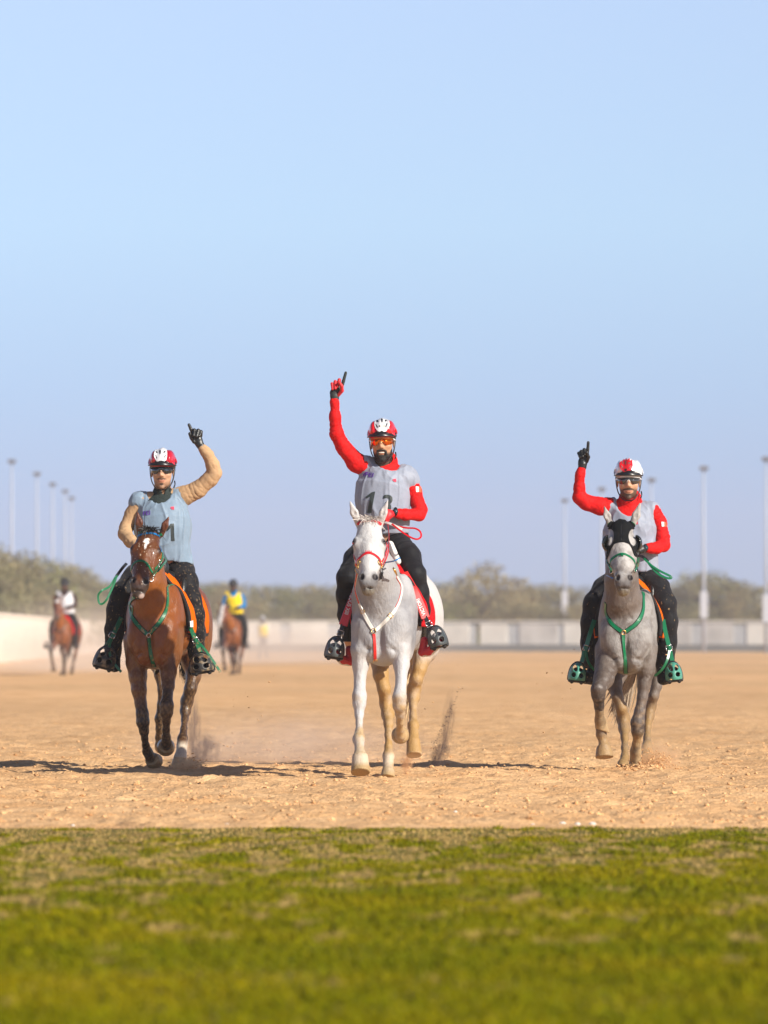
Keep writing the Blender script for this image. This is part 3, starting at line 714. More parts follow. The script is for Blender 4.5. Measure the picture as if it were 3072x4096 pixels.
def build_horse(S, name, vox=.0075, tack=True):
    Y = S['Y']; c = S['col']; L = Frame(P(S['cx'], 0, Y)[0], Y, S['yaw'], S.get('hs', 1.), S.get('zo', 0.))
    sc = Sculpt(); torso_prims(sc, L, c['body'], c.get('rump', c['body']), S.get('wid', 1.))
    if 'neck' in S: sc.chain(S['neck'], Y, 1.3, .06, c['neck'])
    H = Head(P(S['poll'][0], S['poll'][1], Y+S['poll'][2]), P(S['muz'][0], S['muz'][1], Y+S['muz'][2]), S.get('hyaw', 0.), S.get('hroll', 0.))
    sc.cone(H(0, .05, -.07), P(S['neck'][0][0]*.5+S['neck'][0][1]*.5, S['neck'][0][2], Y+S['neck'][0][3]), .07*H.k, Rp((S['neck'][0][1]-S['neck'][0][0])/2, Y), .04, 1.2, c['neck'])
    for k_ in ('lf', 'rf', 'lh', 'rh'):
        sc.chain(S[k_], Y, 1.25, .018 if k_ in ('lf', 'rf') else .022, c['leg'])
        for h in S.get(k_+'_hoof', []): hoof(sc, h[0], h[1], h[2], h[3], Y, c['hoof'])
        if k_ in S.get('bulge', {}):
            for (x, y, dY, rx, ry, rz, cc) in S['bulge'][k_]: sc.ell(P(x, y, Y+dY), A(Rp(rx, Y), ry, Rp(rz, Y)), .012, None, cc or c['leg'])
    head_prims(sc, H, c, S.get('hwid', 1.))
    for e in S['ears']:
        b, m, t = [P(q[0], q[1], Y+q[2]) for q in e[:3]]; ear(sc, H, b, m, t, Rp(e[3], Y), c['ear'])
    root = empty(name, (L.X, Y+.6, 0))
    eyes = [H(s*.095*S.get('hwid', 1.), .178, .000) for s in (-1, 1)]; nos = [H(s*.047*S.get('hwid', 1.), .485, .018) for s in (-1, 1)]
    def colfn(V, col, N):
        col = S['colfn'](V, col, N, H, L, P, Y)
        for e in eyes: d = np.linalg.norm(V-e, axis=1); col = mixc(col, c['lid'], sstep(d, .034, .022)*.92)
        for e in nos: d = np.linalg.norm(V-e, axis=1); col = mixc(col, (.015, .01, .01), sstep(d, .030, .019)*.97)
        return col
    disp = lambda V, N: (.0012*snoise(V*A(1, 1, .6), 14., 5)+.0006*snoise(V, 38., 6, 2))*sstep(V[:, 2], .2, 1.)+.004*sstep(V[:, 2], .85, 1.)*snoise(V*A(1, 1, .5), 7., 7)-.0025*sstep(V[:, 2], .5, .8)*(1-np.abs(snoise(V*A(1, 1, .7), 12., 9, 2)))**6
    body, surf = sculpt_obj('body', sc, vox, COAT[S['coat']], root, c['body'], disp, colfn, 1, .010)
    for e in eyes:
        v, f = Sculpt().ell(e, A(.019, .019, .0175)*H.k).surface(.004); mesh_obj('eye', v, f, EYE, root)
    # mane along the crest, forelock, tail
    r = np.random.RandomState(3); n = 260 if vox < .01 else 60
    nb = P((S['neck'][-1][0]+S['neck'][-1][1])/2, S['neck'][-1][2]-90, Y+.38); nt_ = H(0, .0, -.10); R_, M_, T_ = [], [], []
    side = S.get('mane_side', 1)
    for i in range(n):
        t = r.rand(); p = nt_*(1-t)+nb*t+A(0, 0, .03); q, nn = hit_near(surf, p); sd = side if r.rand() < .85 else -side
        R_.append(q-nn*.004+A(.01*sd*r.rand(), 0, 0)); l = .10+.10*r.rand()
        M_.append(q+A(sd*.05, .01, .02)); T_.append(q+A(sd*(.07+.03*r.rand()), .02*r.randn(), -l))
    v, f = strand_mesh(R_, T_, M_, .005, .002, 4); mesh_obj('mane', v, f, HAIRM(S['hair'][0], S['hair'][1]), root)
    R_, M_, T_ = [], [], []; fl = S['forelock']
    for i in range(fl[4] if vox < .01 else min(fl[4], 20)):
        x, y = fl[0]+fl[2]*(r.rand()-.5)*2, fl[1]+4*r.randn(); q, nn = hit_px(surf, x, y+14, Y); a = r.randn()
        R_.append(q-nn*.003); M_.append(q+A(.02*a, -.018, .018+.018*r.rand())); T_.append(q+A(Rp(fl[2]*.8*a, Y), -.035-.01*r.rand(), Rp(fl[3], Y)*(r.rand()**2)*.8-.028*abs(r.randn())))
    if R_: v, f = strand_mesh(R_, T_, M_, .0035, .0015, 5, 6, .006); mesh_obj('forelock', v, f, HAIRM(S['hair'][0], S['hair'][1]), root)
    R_, M_, T_ = [], [], []; tl = S['tail']
    for i in range(tl[-1] if vox < .01 else 50):
        u = r.randn(3)*.35; a, b, d = tl[0], tl[1], tl[2]
        R_.append(P(a[0]+a[3]*u[0], a[1], Y+a[2]+.02*u[1])); M_.append(P(b[0]+b[3]*u[0], b[1], Y+b[2]+.05*u[1])); T_.append(P(d[0]+d[3]*(u[0]*.6+u[2]), d[1]+d[4]*r.randn(), Y+d[2]+.06*u[1]))
    v, f = strand_mesh(R_, T_, M_, .007, .003, 6, 8, .014); mesh_obj('tail', v, f, HAIRM(S['tailhair'][0], S['tailhair'][1]), root)
    sc2 = Sculpt(); a = tl[0]; sc2.cone(P(a[0], a[1]-20, Y+a[2]-.03), P(tl[1][0], (a[1]+tl[1][1])/2, Y+a[2]), .035, .02, .01, 1., None); v, f = sc2.surface(.01)
    mesh_obj('dock', v, f, HAIRM(S['tailhair'][0], S['tailhair'][1]), root)
    return root, surf, H, L

def drape(name, surf, L, v0, v1, t0, t1, mat, parent, lift=.012, thick=.012, z=1.08, nv=26, nt=60, vfun=None):
    """a blanket laid over the back: v along the horse, t degrees from straight up"""
    top, bot = [], []
    for i in range(nv+1):
        for j in range(nt+1):
            t = math.radians(t0+(t1-t0)*j/nt); a = v0+(v1-v0)*i/nv
            if vfun: a = vfun(i/nv, t0+(t1-t0)*j/nt)
            o = L(0, a, z); d = unit(L(math.sin(t), a, z+math.cos(t))-o)
            h = surf.bvh.ray_cast(Vector(o+d*.9), Vector(-d), 1.2); p = np.array(h[0]) if h[0] else o+d*.25
            top.append(p+d*(lift+thick)); bot.append(p+d*lift)
    W = nt+1; top = np.array(top).reshape(nv+1, W, 3); bot = np.array(bot).reshape(nv+1, W, 3)
    for A_ in (top, bot):
        for _ in range(3): A_[1:-1, 1:-1] = (A_[1:-1, 1:-1]*2+A_[:-2, 1:-1]+A_[2:, 1:-1]+A_[1:-1, :-2]+A_[1:-1, 2:])/6
    n = (nv+1)*W; V = np.concatenate([top.reshape(-1, 3), bot.reshape(-1, 3)]); F = []
    for i in range(nv):
        for j in range(nt):
            a = i*W+j; F.append((a, a+W, a+W+1, a+1)); F.append((n+a, n+a+1, n+a+W+1, n+a+W))
    for i in range(nv):
        for a, b in ((i*W, (i+1)*W), ((i+1)*W+nt, i*W+nt)): F.append((a, n+a, n+b, b)[::-1])
    for j in range(nt):
        for a, b in ((j+1, j), (nv*W+j, nv*W+j+1)): F.append((a, n+a, n+b, b)[::-1])
    o = mesh_obj(name, V, F, mat, parent, True)
    bm = bmesh.new(); bm.from_mesh(o.data); bmesh.ops.recalc_face_normals(bm, faces=bm.faces); bm.to_mesh(o.data); bm.free()
    return o
COAT['grey'] = coat_mat('white_coat', .55, .15); COAT['bay'] = coat_mat('bay_coat', .38, .08, .12, .5); COAT['dapple'] = coat_mat('dapple_coat', .5, .12)
TAN = (.33, .21, .095)
def px_of(V): s = PPM*40/V[:, 1]; return CX+V[:, 0]*s, HY-(V[:, 2]-CH)*s
def white_col(V, col, N, H, L, P, Y):
    n1 = snoise(V, 7., 11); n2 = snoise(V, 26., 12); n3 = snoise(V, 80., 13, 2); x, y = px_of(V)
    ch = sstep(V[:, 1], L.Y+.9, L.Y+.2)*sstep(y, 2330, 2420)*sstep(y, 2640, 2570)       # greyer breast: mottled coat tone plus the head's shadow painted in
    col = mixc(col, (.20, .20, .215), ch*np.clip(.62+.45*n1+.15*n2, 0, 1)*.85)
    col = col*(1-.06*np.clip(n2, 0, 1)-.05*np.clip(n3, 0, 1))[:, None]
    hind = sstep(V[:, 1], L.Y+.5, L.Y+.62)*sstep(y, 2570, 2680)
    hind = np.maximum(hind, sstep(x, 1480, 1490)*sstep(x, 1586, 1578)*sstep(y, 2560, 2680)*sstep(V[:, 1], L.Y+.36, L.Y+.46))
    col = mixc(col, (.37, .225, .085), hind*np.clip(.95+.3*n1+.15*n2, 0, 1))
    fr = sstep(V[:, 1], L.Y+.45, L.Y+.35)*sstep(y, 2750, 2800)
    col = mixc(col, (.42, .28, .13), fr*np.clip(.16+.8*n1+.4*n2+sstep(y, 2860, 2900)*sstep(y, 2980, 2930)*.6, 0, .9))
    col = mixc(col, (.70, .62, .52), sstep(y, 3000, 3030)*sstep(y, 3068, 3040)*.5)
    return col
def bay_col(V, col, N, H, L, P, Y):
    n1 = snoise(V, 8., 21); n2 = snoise(V, 30., 22); n3 = snoise(V, 110., 23, 2); x, y = px_of(V)
    col = col*(1+.20*n1+.08*n2)[:, None]
    dust = sstep(y, 2560, 2760)*np.clip(.04+.12*n1+.65*n3+.15*n2, 0, .6); col = mixc(col, (.24, .14, .055), dust)
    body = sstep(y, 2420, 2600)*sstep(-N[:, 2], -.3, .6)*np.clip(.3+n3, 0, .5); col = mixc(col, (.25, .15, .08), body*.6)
    rh = (x > 700)&(x < 800)&(V[:, 1] > Y+.3); sock = rh*sstep(y, 2955, 2985)*(y < 3028); col = mixc(col, (.55, .47, .37), sock*np.clip(.85+.3*n2, 0, 1))
    lf = (x < 640); s2 = sstep(y, 3005, 3012)*sstep(y, 3062, 3050)*lf; 
    # star on the forehead
    q = (V-H(0.002, .135, 0)); a = q@H.r; b = q@H.f; st = np.maximum(sstep(np.hypot(a/.022, b/.026)+.35*n3, 1.1, .7), sstep(np.hypot(a/.008, (b-.035)/.05)+.4*n3, 1.1, .6)); st = st*(q@H.n > -.03)
    col = mixc(col, (.85, .82, .80), st)
    hd = q@H.n > -.12; sp = hd*(b > -.08)*(b < .5)*(snoise(V, 170., 25, 2) > .93)*(np.abs(a) < .14)*(y < 2400); col = mixc(col, (.65, .52, .38), sp*.85)
    q = V-H(.030, .575, -.06); col = mixc(col, (.55, .44, .40), sstep(np.linalg.norm(q, axis=1), .030, .018)*.9)
    return col
def dapple_col(V, col, N, H, L, P, Y):
    n1 = snoise(V, 6., 31); n2 = snoise(V, 20., 32); n3 = snoise(V, 55., 33, 3); x, y = px_of(V)
    dk = np.clip(.35+.6*n1+.8*n2+.3*n3, 0, 1); reg = np.maximum(sstep(y, 2310, 2380)*sstep(y, 2560, 2500)*sstep(np.abs(x-2492), 62, 34), sstep(y, 2540, 2640)*.8)
    reg = reg*(V[:, 1] < L.Y+.5)
    col = mixc(col, (.06, .04, .03), reg*dk*.9); col = mixc(col, (.09, .07, .06), np.clip(.8*n2+.4*n1+.5*n3, 0, 1)*.75)
    col = mixc(col, (.40, .375, .35), np.clip(n3*.6+n2*.5-.2, 0, 1)*.5)
    hind = sstep(y, 2760, 2840)*(V[:, 1] > L.Y+.35)*np.clip(.85+.3*n2, 0, 1); col = mixc(col, (.29, .18, .075), hind)
    fr = (V[:, 1] < L.Y+.4)*sstep(y, 2915, 2960); col = mixc(col, TAN, fr*np.clip(.8+.4*n2, 0, 1))
    kn = (V[:, 1] < L.Y+.4)*sstep(y, 2775, 2840)*sstep(y, 2950, 2900); col = mixc(col, (.24, .165, .10), kn*np.clip(.1+.9*n3, 0, .7))
    return col
K = (.022, .013, .008); KD = (.055, .028, .014)
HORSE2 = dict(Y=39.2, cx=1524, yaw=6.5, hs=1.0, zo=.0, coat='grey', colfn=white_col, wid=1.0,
    col=dict(body=(.40, .398, .405), rump=(.50, .49, .48), neck=(.32, .318, .325), face=(.50, .495, .49), muzzle=(.105, .10, .105), chin=(.20, .17, .11), ear=(.5, .48, .47), leg=(.48, .47, .465), hoof=(.36, .245, .115), lid=(.05, .04, .04)),
    poll=(1478, 2088, -.14), muz=(1473, 2343, -.46), hyaw=0., hroll=0., hwid=1.04,
    neck=[(1436, 1546, 2200, -.02, 1.3), (1428, 1590, 2300, .06, 1.35), (1420, 1615, 2390, .16, 1.3), (1425, 1640, 2440, .26, 1.2)],
    lf=[(1402, 1500, 2500, .12, 1.3), (1404, 1486, 2600, .08, 1.4), (1410, 1474, 2660, .08, 1.4), (1417, 1461, 2735, .04, 1.3), (1410, 1466, 2785, -.02, 1.1), (1412, 1463, 2815, -.04, 1.1), (1420, 1454, 2860, -.06, 1.3), (1424, 1450, 2890, -.10, 1.5), (1422, 1452, 2925, -.15, 1.4), (1411, 1459, 2957, -.20, 1.2), (1421, 1455, 2992, -.25, 1.1, (.52, .44, .34)), (1412, 1468, 3024, -.30, 1.1, (.55, .48, .39))],
    lf_hoof=[((1440, 3020, -.30), 31, (1442, 3091, -.36), 39)],
    rf=[(1556, 1654, 2500, .12, 1.3), (1564, 1643, 2600, .06, 1.4), (1574, 1637, 2660, .02, 1.4), (1583, 1626, 2725, -.06, 1.3), (1571, 1625, 2790, -.14, 1.1), (1572, 1622, 2822, -.13, 1.1), (1582, 1618, 2855, -.07, 1.2), (1586, 1615, 2890, .0, 1.3), (1585, 1616, 2918, .07, 1.3, (.45, .35, .24)), (1580, 1622, 2940, .12, 1.2, (.44, .34, .23)), (1583, 1620, 2950, .17, 1.1, (.50, .43, .34))],
    rf_hoof=[((1601, 2945, .17), 28, (1601, 2940, .25), 37)],
    lh=[(1440, 1600, 2470, 1.30, 1.5), (1478, 1590, 2560, 1.15, 1.5), (1481, 1558, 2640, .98, 1.5), (1493, 1553, 2700, .88, 1.4), (1510, 1561, 2755, .86, 1.3), (1520, 1569, 2815, .92, 1.4), (1527, 1576, 2860, .88, 1.5), (1536, 1572, 2895, .78, 1.4), (1540, 1569, 2940, .68, 1.4), (1540, 1568, 2985, .60, 1.3), (1532, 1576, 3024, .53, 1.2), (1534, 1572, 3055, .48, 1.1, (.52, .44, .34)), (1528, 1578, 3085, .43, 1.1, (.52, .44, .34))],
    lh_hoof=[((1553, 3080, .43), 25, (1551, 3112, .40), 31)],
    rh=[(1580, 1755, 2480, 1.45, 1.3), (1625, 1745, 2570, 1.40, 1.4), (1652, 1725, 2630, 1.30, 1.4), (1650, 1704, 2680, 1.22, 1.4), (1640, 1690, 2717, 1.20, 1.4), (1629, 1682, 2755, 1.26, 1.4), (1631, 1678, 2790, 1.24, 1.5), (1638, 1668, 2825, 1.16, 1.4), (1639, 1667, 2865, 1.08, 1.4), (1632, 1675, 2903, 1.0, 1.2), (1636, 1673, 2934, .95, 1.1, (.52, .45, .35)), (1627, 1680, 2966, .90, 1.1, (.55, .48, .39))],
    rh_hoof=[((1653, 2962, .90), 27, (1657, 3022, .85), 33)],
    ears=[((1434, 2098, -.14), (1416, 2050, -.16), (1400, 2006, -.17), 16), ((1519, 2098, -.14), (1533, 2050, -.16), (1552, 2001, -.17), 16)],
    hair=('pale_mane', (.55, .50, .46)), tailhair=('straw_tail', (.55, .40, .22)), forelock=(1478, 2062, 30, 30, 300), mane_side=-1,
    tail=((1640, 2470, 1.66, 16), (1650, 2620, 1.72, 30), (1640, 2800, 1.66, 30, 45), 260))
HORSE1 = dict(Y=41.4, cx=606, yaw=5.5, hs=.97, zo=-.045, coat='bay', colfn=bay_col, wid=.98,
    col=dict(body=(.195, .056, .009), rump=(.16, .046, .009), neck=(.235, .072, .011), face=(.12, .038, .010), muzzle=(.045, .033, .03), chin=(.06, .048, .042), ear=(.11, .036, .018), leg=(.13, .046, .011), hoof=(.36, .24, .12), lid=(.03, .015, .01)),
    poll=(597, 2128, -.10), muz=(553, 2355, -.44), hyaw=-.10, hroll=-.12, hwid=1.03,
    neck=[(536, 652, 2240, .04, 1.3), (536, 660, 2330, .06, 1.35), (530, 675, 2410, .12, 1.3), (515, 690, 2470, .22, 1.2)],
    lf=[(492, 600, 2560, .22, 1.5), (504, 590, 2650, .20, 1.6), (515, 587, 2705, .16, 1.4), (526, 586, 2760, .12, 1.3, (.13, .045, .014)), (540, 586, 2815, .10, 1.2, KD), (545, 594, 2855, .08, 1.1, K), (546, 597, 2888, .08, 1.1, K), (558, 595, 2925, .12, 1.3, K), (566, 592, 2955, .18, 1.4, K), (569, 597, 2980, .24, 1.3, K), (570, 608, 3005, .30, 1.2, K), (578, 622, 3026, .34, 1.1, K)],
    lf_hoof=[((606, 3036, .35), 28, (620, 3048, .42), 36)],
    rf=[(628, 730, 2560, .20, 1.5), (632, 716, 2640, .14, 1.6), (640, 706, 2690, .06, 1.4), (648, 698, 2745, -.02, 1.3, KD), (651, 690, 2780, -.08, 1.2, KD), (639, 694, 2822, -.14, 1.1, KD), (641, 691, 2850, -.14, 1.1, KD), (650, 682, 2885, -.06, 1.3, KD), (650, 679, 2920, .02, 1.3, KD), (648, 682, 2948, .09, 1.2, KD), (645, 687, 2972, .14, 1.2, K), (650, 682, 2985, .18, 1.1, K)],
    rf_hoof=[((664, 2985, .17), 29, (663, 2989, .26), 38)],
    lh=[(560, 700, 2560, 1.2, 1.4), (590, 690, 2640, 1.08, 1.4), (618, 662, 2700, .98, 1.4, KD), (632, 662, 2760, .94, 1.3, KD), (630, 664, 2820, .98, 1.3, K), (620, 656, 2875, 1.02, 1.4, K), (624, 652, 2915, 1.06, 1.4, K), (622, 650, 2950, 1.12, 1.3, K), (622, 652, 2975, 1.18, 1.2, K)],
    lh_hoof=[((640, 2975, 1.18), 22, (645, 2990, 1.26), 28)],
    rh=[(690, 838, 2560, 1.4, 1.3), (728, 820, 2650, 1.30, 1.4, (.14, .06, .03)), (746, 803, 2705, 1.22, 1.4, KD), (738, 786, 2755, 1.16, 1.4, KD), (723, 772, 2805, 1.20, 1.4, KD), (721, 762, 2845, 1.18, 1.4, KD), (726, 752, 2880, 1.10, 1.4, KD), (723, 748, 2915, 1.0, 1.3, KD), (711, 750, 2955, .92, 1.2, KD), (708, 748, 2980, .87, 1.1), (703, 748, 3010, .82, 1.1)],
    rh_hoof=[((724, 3015, .80), 25, (714, 3070, .74), 32)],
    ears=[((560, 2138, -.10), (556, 2088, -.12), (549, 2046, -.13), 15), ((645, 2140, -.10), (660, 2100, -.12), (677, 2064, -.13), 14)],
    hair=('black_mane', (.022, .018, .016)), tailhair=('black_tail', (.02, .016, .014)), forelock=(603, 2108, 28, 38, 190), mane_side=1,
    tail=((740, 2480, 1.6, 16), (748, 2600, 1.64, 24), (742, 2690, 1.62, 22, 28), 200))
G1 = (.14, .112, .095); GD = (.045, .038, .035)
HORSE3 = dict(Y=41.3, cx=2505, yaw=5., hs=.98, zo=-.08, coat='dapple', colfn=dapple_col, wid=.98,
    col=dict(body=(.27, .257, .245), rump=(.27, .25, .235), neck=(.15, .122, .105), face=(.40, .385, .37), muzzle=(.075, .068, .07), chin=(.22, .185, .12), ear=(.40, .38, .36), leg=(.145, .118, .10), hoof=(.34, .24, .125), lid=(.03, .025, .025)),
    poll=(2484, 2092, -.12), muz=(2496, 2345, -.46), hyaw=.03, hroll=0., hwid=1.0,
    neck=[(2428, 2542, 2230, .0, 1.3), (2424, 2546, 2320, .04, 1.35), (2420, 2560, 2400, .10, 1.3), (2412, 2590, 2470, .22, 1.2)],
    lf=[(2378, 2480, 2600, .18, 1.5), (2379, 2470, 2670, .08, 1.6), (2374, 2455, 2715, -.04, 1.5, G1), (2364, 2422, 2758, -.16, 1.15, GD), (2367, 2420, 2782, -.15, 1.1, GD), (2378, 2416, 2825, -.08, 1.2, GD), (2382, 2414, 2870, -.02, 1.3), (2384, 2418, 2910, .03, 1.3), (2385, 2426, 2938, .06, 1.2), (2396, 2428, 2962, .06, 1.1), (2392, 2438, 2985, .04, 1.1)],
    lf_hoof=[((2415, 2985, .05), 29, (2418, 3030, .03), 38)],
    rf=[(2545, 2632, 2590, .20, 1.5), (2548, 2620, 2680, .20, 1.6), (2550, 2602, 2740, .18, 1.4), (2549, 2590, 2790, .16, 1.3, G1), (2538, 2580, 2845, .14, 1.2, G1), (2523, 2577, 2890, .13, 1.1, GD), (2526, 2574, 2925, .14, 1.1, GD), (2533, 2561, 2965, .18, 1.3), (2534, 2560, 3005, .24, 1.3), (2528, 2562, 3040, .28, 1.2)],
    rf_hoof=[((2542, 3042, .28), 24, (2540, 3080, .26), 30)],
    lh=[(2420, 2560, 2600, 1.2, 1.4), (2420, 2510, 2690, 1.02, 1.4), (2427, 2488, 2740, .90, 1.4), (2447, 2490, 2785, .82, 1.3), (2465, 2508, 2835, .82, 1.3), (2466, 2519, 2872, .88, 1.4), (2475, 2518, 2915, .82, 1.5), (2484, 2514, 2950, .72, 1.4), (2486, 2512, 2990, .62, 1.3), (2484, 2515, 3028, .54, 1.2), (2474, 2512, 3050, .47, 1.1)],
    lh_hoof=[((2494, 3048, .46), 22, (2488, 3085, .40), 30)],
    rh=[(2560, 2680, 2620, 1.3, 1.4), (2600, 2660, 2700, 1.28, 1.4), (2604, 2646, 2745, 1.22, 1.4), (2595, 2634, 2785, 1.2, 1.4), (2580, 2624, 2825, 1.25, 1.4), (2577, 2616, 2862, 1.22, 1.4), (2577, 2604, 2905, 1.15, 1.3), (2575, 2603, 2950, 1.08, 1.3), (2568, 2608, 2987, 1.02, 1.2), (2566, 2606, 3015, .97, 1.1)],
    rh_hoof=[((2586, 3015, .96), 24, (2584, 3055, .92), 30)],
    ears=[((2444, 2108, -.12), (2429, 2062, -.14), (2415, 2019, -.15), 16), ((2525, 2108, -.12), (2545, 2060, -.14), (2562, 2010, -.15), 16)],
    hair=('grey_mane', (.20, .18, .17)), tailhair=('ash_tail', (.36, .28, .20)), forelock=(2484, 2080, 14, 10, 0), mane_side=-1,
    tail=((2560, 2560, 1.6, 16), (2520, 2700, 1.66, 40), (2470, 2840, 1.66, 44, 34), 320))
# ------------------------------------------------------------------ riders
SKIN = material('skin', attr=True, rough=.5, spec=.4, noise=.05, nscale=60)
def cloth(name, c, rough=.75, sheen=.0, bump=.25, col2=None, **k): return material(name, c, rough, sheen=sheen, bump=bump, bscale=45., spec=.15, noise=.06, nscale=30., col2=col2, **k)
M_RED = cloth('red_jersey', (.62, .008, .008), .7); M_TAN = cloth('camel_jersey', (.47, .30, .165), .8); M_TANL = cloth('pale_camel', (.62, .45, .25), .7)
M_VG = cloth('silver_bib', (.27, .30, .37), .45, .2); M_VB = cloth('blue_bib', (.20, .275, .36), .45, .2)
M_BLK = cloth('black_breeches', (.007, .007, .009), .6, .1)
M_MUD2 = cloth('lightly_muddied_breeches', (.007, .007, .009), .65, .1, col2=(.24, .16, .08), c2scale=70., c2lo=.665, c2hi=.70, stretch=(1, 1, .5))
M_MUD = cloth('muddy_breeches', (.007, .007, .009), .65, .1, col2=(.24, .16, .08), c2scale=85., c2lo=.625, c2hi=.68, stretch=(1, 1, .5))
M_DKG = cloth('dark_collar', (.028, .038, .036), .7)
M_BRED = material('glossy_red', (.60, .01, .015), .22, coat=.5, spec=.6); M_HWHITE = material('glossy_white', (.75, .75, .77), .2, coat=.5); M_HDRED = material('helmet_red', (.50, .012, .03), .2, coat=.6)
M_BLACKP = material('black_plastic', (.012, .012, .014), .35); M_BLACKG = material('black_leather', (.012, .013, .013), .38, bump=.3, bscale=60.)
M_GLOVEG = material('charcoal_glove', (.02, .028, .026), .6); M_GLOVER = material('red_glove', (.60, .012, .02), .55)
M_PURP = material('purple_print', (.10, .03, .30), .6); M_PRINT = material('dark_print', (.022, .033, .033), .6); M_CREST = material('red_print', (.62, .02, .07), .6)
M_GOLD = material('brass', (.75, .48, .16), .28, metal=1.); M_STEEL = material('steel', (.7, .7, .7), .25, metal=1.); M_WHITEL = material('white_leather', (.72, .70, .64), .4, coat=.2)
M_REDL = material('red_leather', (.60, .015, .012), .35, coat=.3); M_GREENL = material('green_leather', (.0, .14, .05), .32, coat=.35); M_BLUEL = material('blue_leather', (.0, .18, .50), .3, coat=.3)
M_GREENMUD = material('muddy_green_leather', (.0, .13, .048), .4, coat=.2, col2=(.25, .18, .08), c2scale=30., c2lo=.55, c2hi=.62)
M_ORANGE = material('orange_felt', (.68, .115, .0), .9, spec=.1, bump=.3, bscale=120.); M_PADBLK = material('black_felt', (.014, .012, .012), .9, bump=.3, bscale=100.)
M_REDPAD = material('red_felt', (.50, .006, .010), .85, spec=.1, bump=.3, bscale=100.)
M_FLAGW = material('white_patch', (.8, .8, .78), .6); M_FLAGO = material('red_patch', (.75, .10, .04), .6); M_STITCH = material('white_thread', (.7, .7, .7), .6)
M_HAIR = material('dark_hair', (.012, .009, .008), .6, bump=.6, bscale=300.)
M_TEETH = material('teeth', (.75, .70, .62), .3)

def rot_head(yaw, roll, pitch=0.):
    R = Euler((pitch, roll, yaw)).to_matrix(); return np.array(R)
class RHead:
    """centre between the ears; x to the right of the picture, y away from the camera, z up, all turned by the head's own angles"""
    def __init__(s, c, k=1., yaw=0., roll=0., pitch=0.): s.c, s.k, s.R = np.asarray(c, float), k, rot_head(yaw, roll, pitch)
    def __call__(s, x, y, z): return s.c+s.R@(A(x, y, z)*s.k)
def face_prims(sc, H, skin, smile=False):
    lip = (skin[0]*.75, skin[1]*.5, skin[2]*.5)
    E = lambda p, r, k=.012, cc=None, op=1: sc.ell(H(*p), A(*r)*H.k, k, H.R, cc or skin, op)
    C = lambda a, b, ra, rb, k=.01, cc=None: sc.cone(H(*a), H(*b), ra*H.k, rb*H.k, k, 1., cc or skin)
    E((0, .012, .045), (.074, .094, .085)); E((0, -.02, -.02), (.063, .075, .085), .02); E((0, -.028, -.078), (.050, .058, .036), .02)
    E((0, -.070, -.103), (.020, .018, .016), .012)
    E((0, -.078, .028), (.052, .014, .012), .012)
    for s in (-1, 1):
        E((s*.036, -.066, -.022), (.022, .018, .018), .014); E((s*.031, -.094, .006), (.017, .014, .010), .008, None, -1)
        E((s*.031, -.077, .006), (.0115, .0105, .0105), .003, (.10, .06, .045))
        E((s*.074, .016, -.010), (.008, .017, .028), .006); E((s*.081, .008, -.008), (.005, .009, .014), .004, None, -1)
        E((s*.011, -.098, -.030), (.008, .009, .007), .005)
    C((0, -.088, .016), (0, -.108, -.024), .0085, .012)
    E((0, -.088, -.060), (.021, .007, .0035), .004, lip); E((0, -.087, -.068), (.018, .008, .0045), .004, lip)
    if smile: E((0, -.096, -.065), (.020, .008, .0045), .002, (.08, .02, .02), -1)
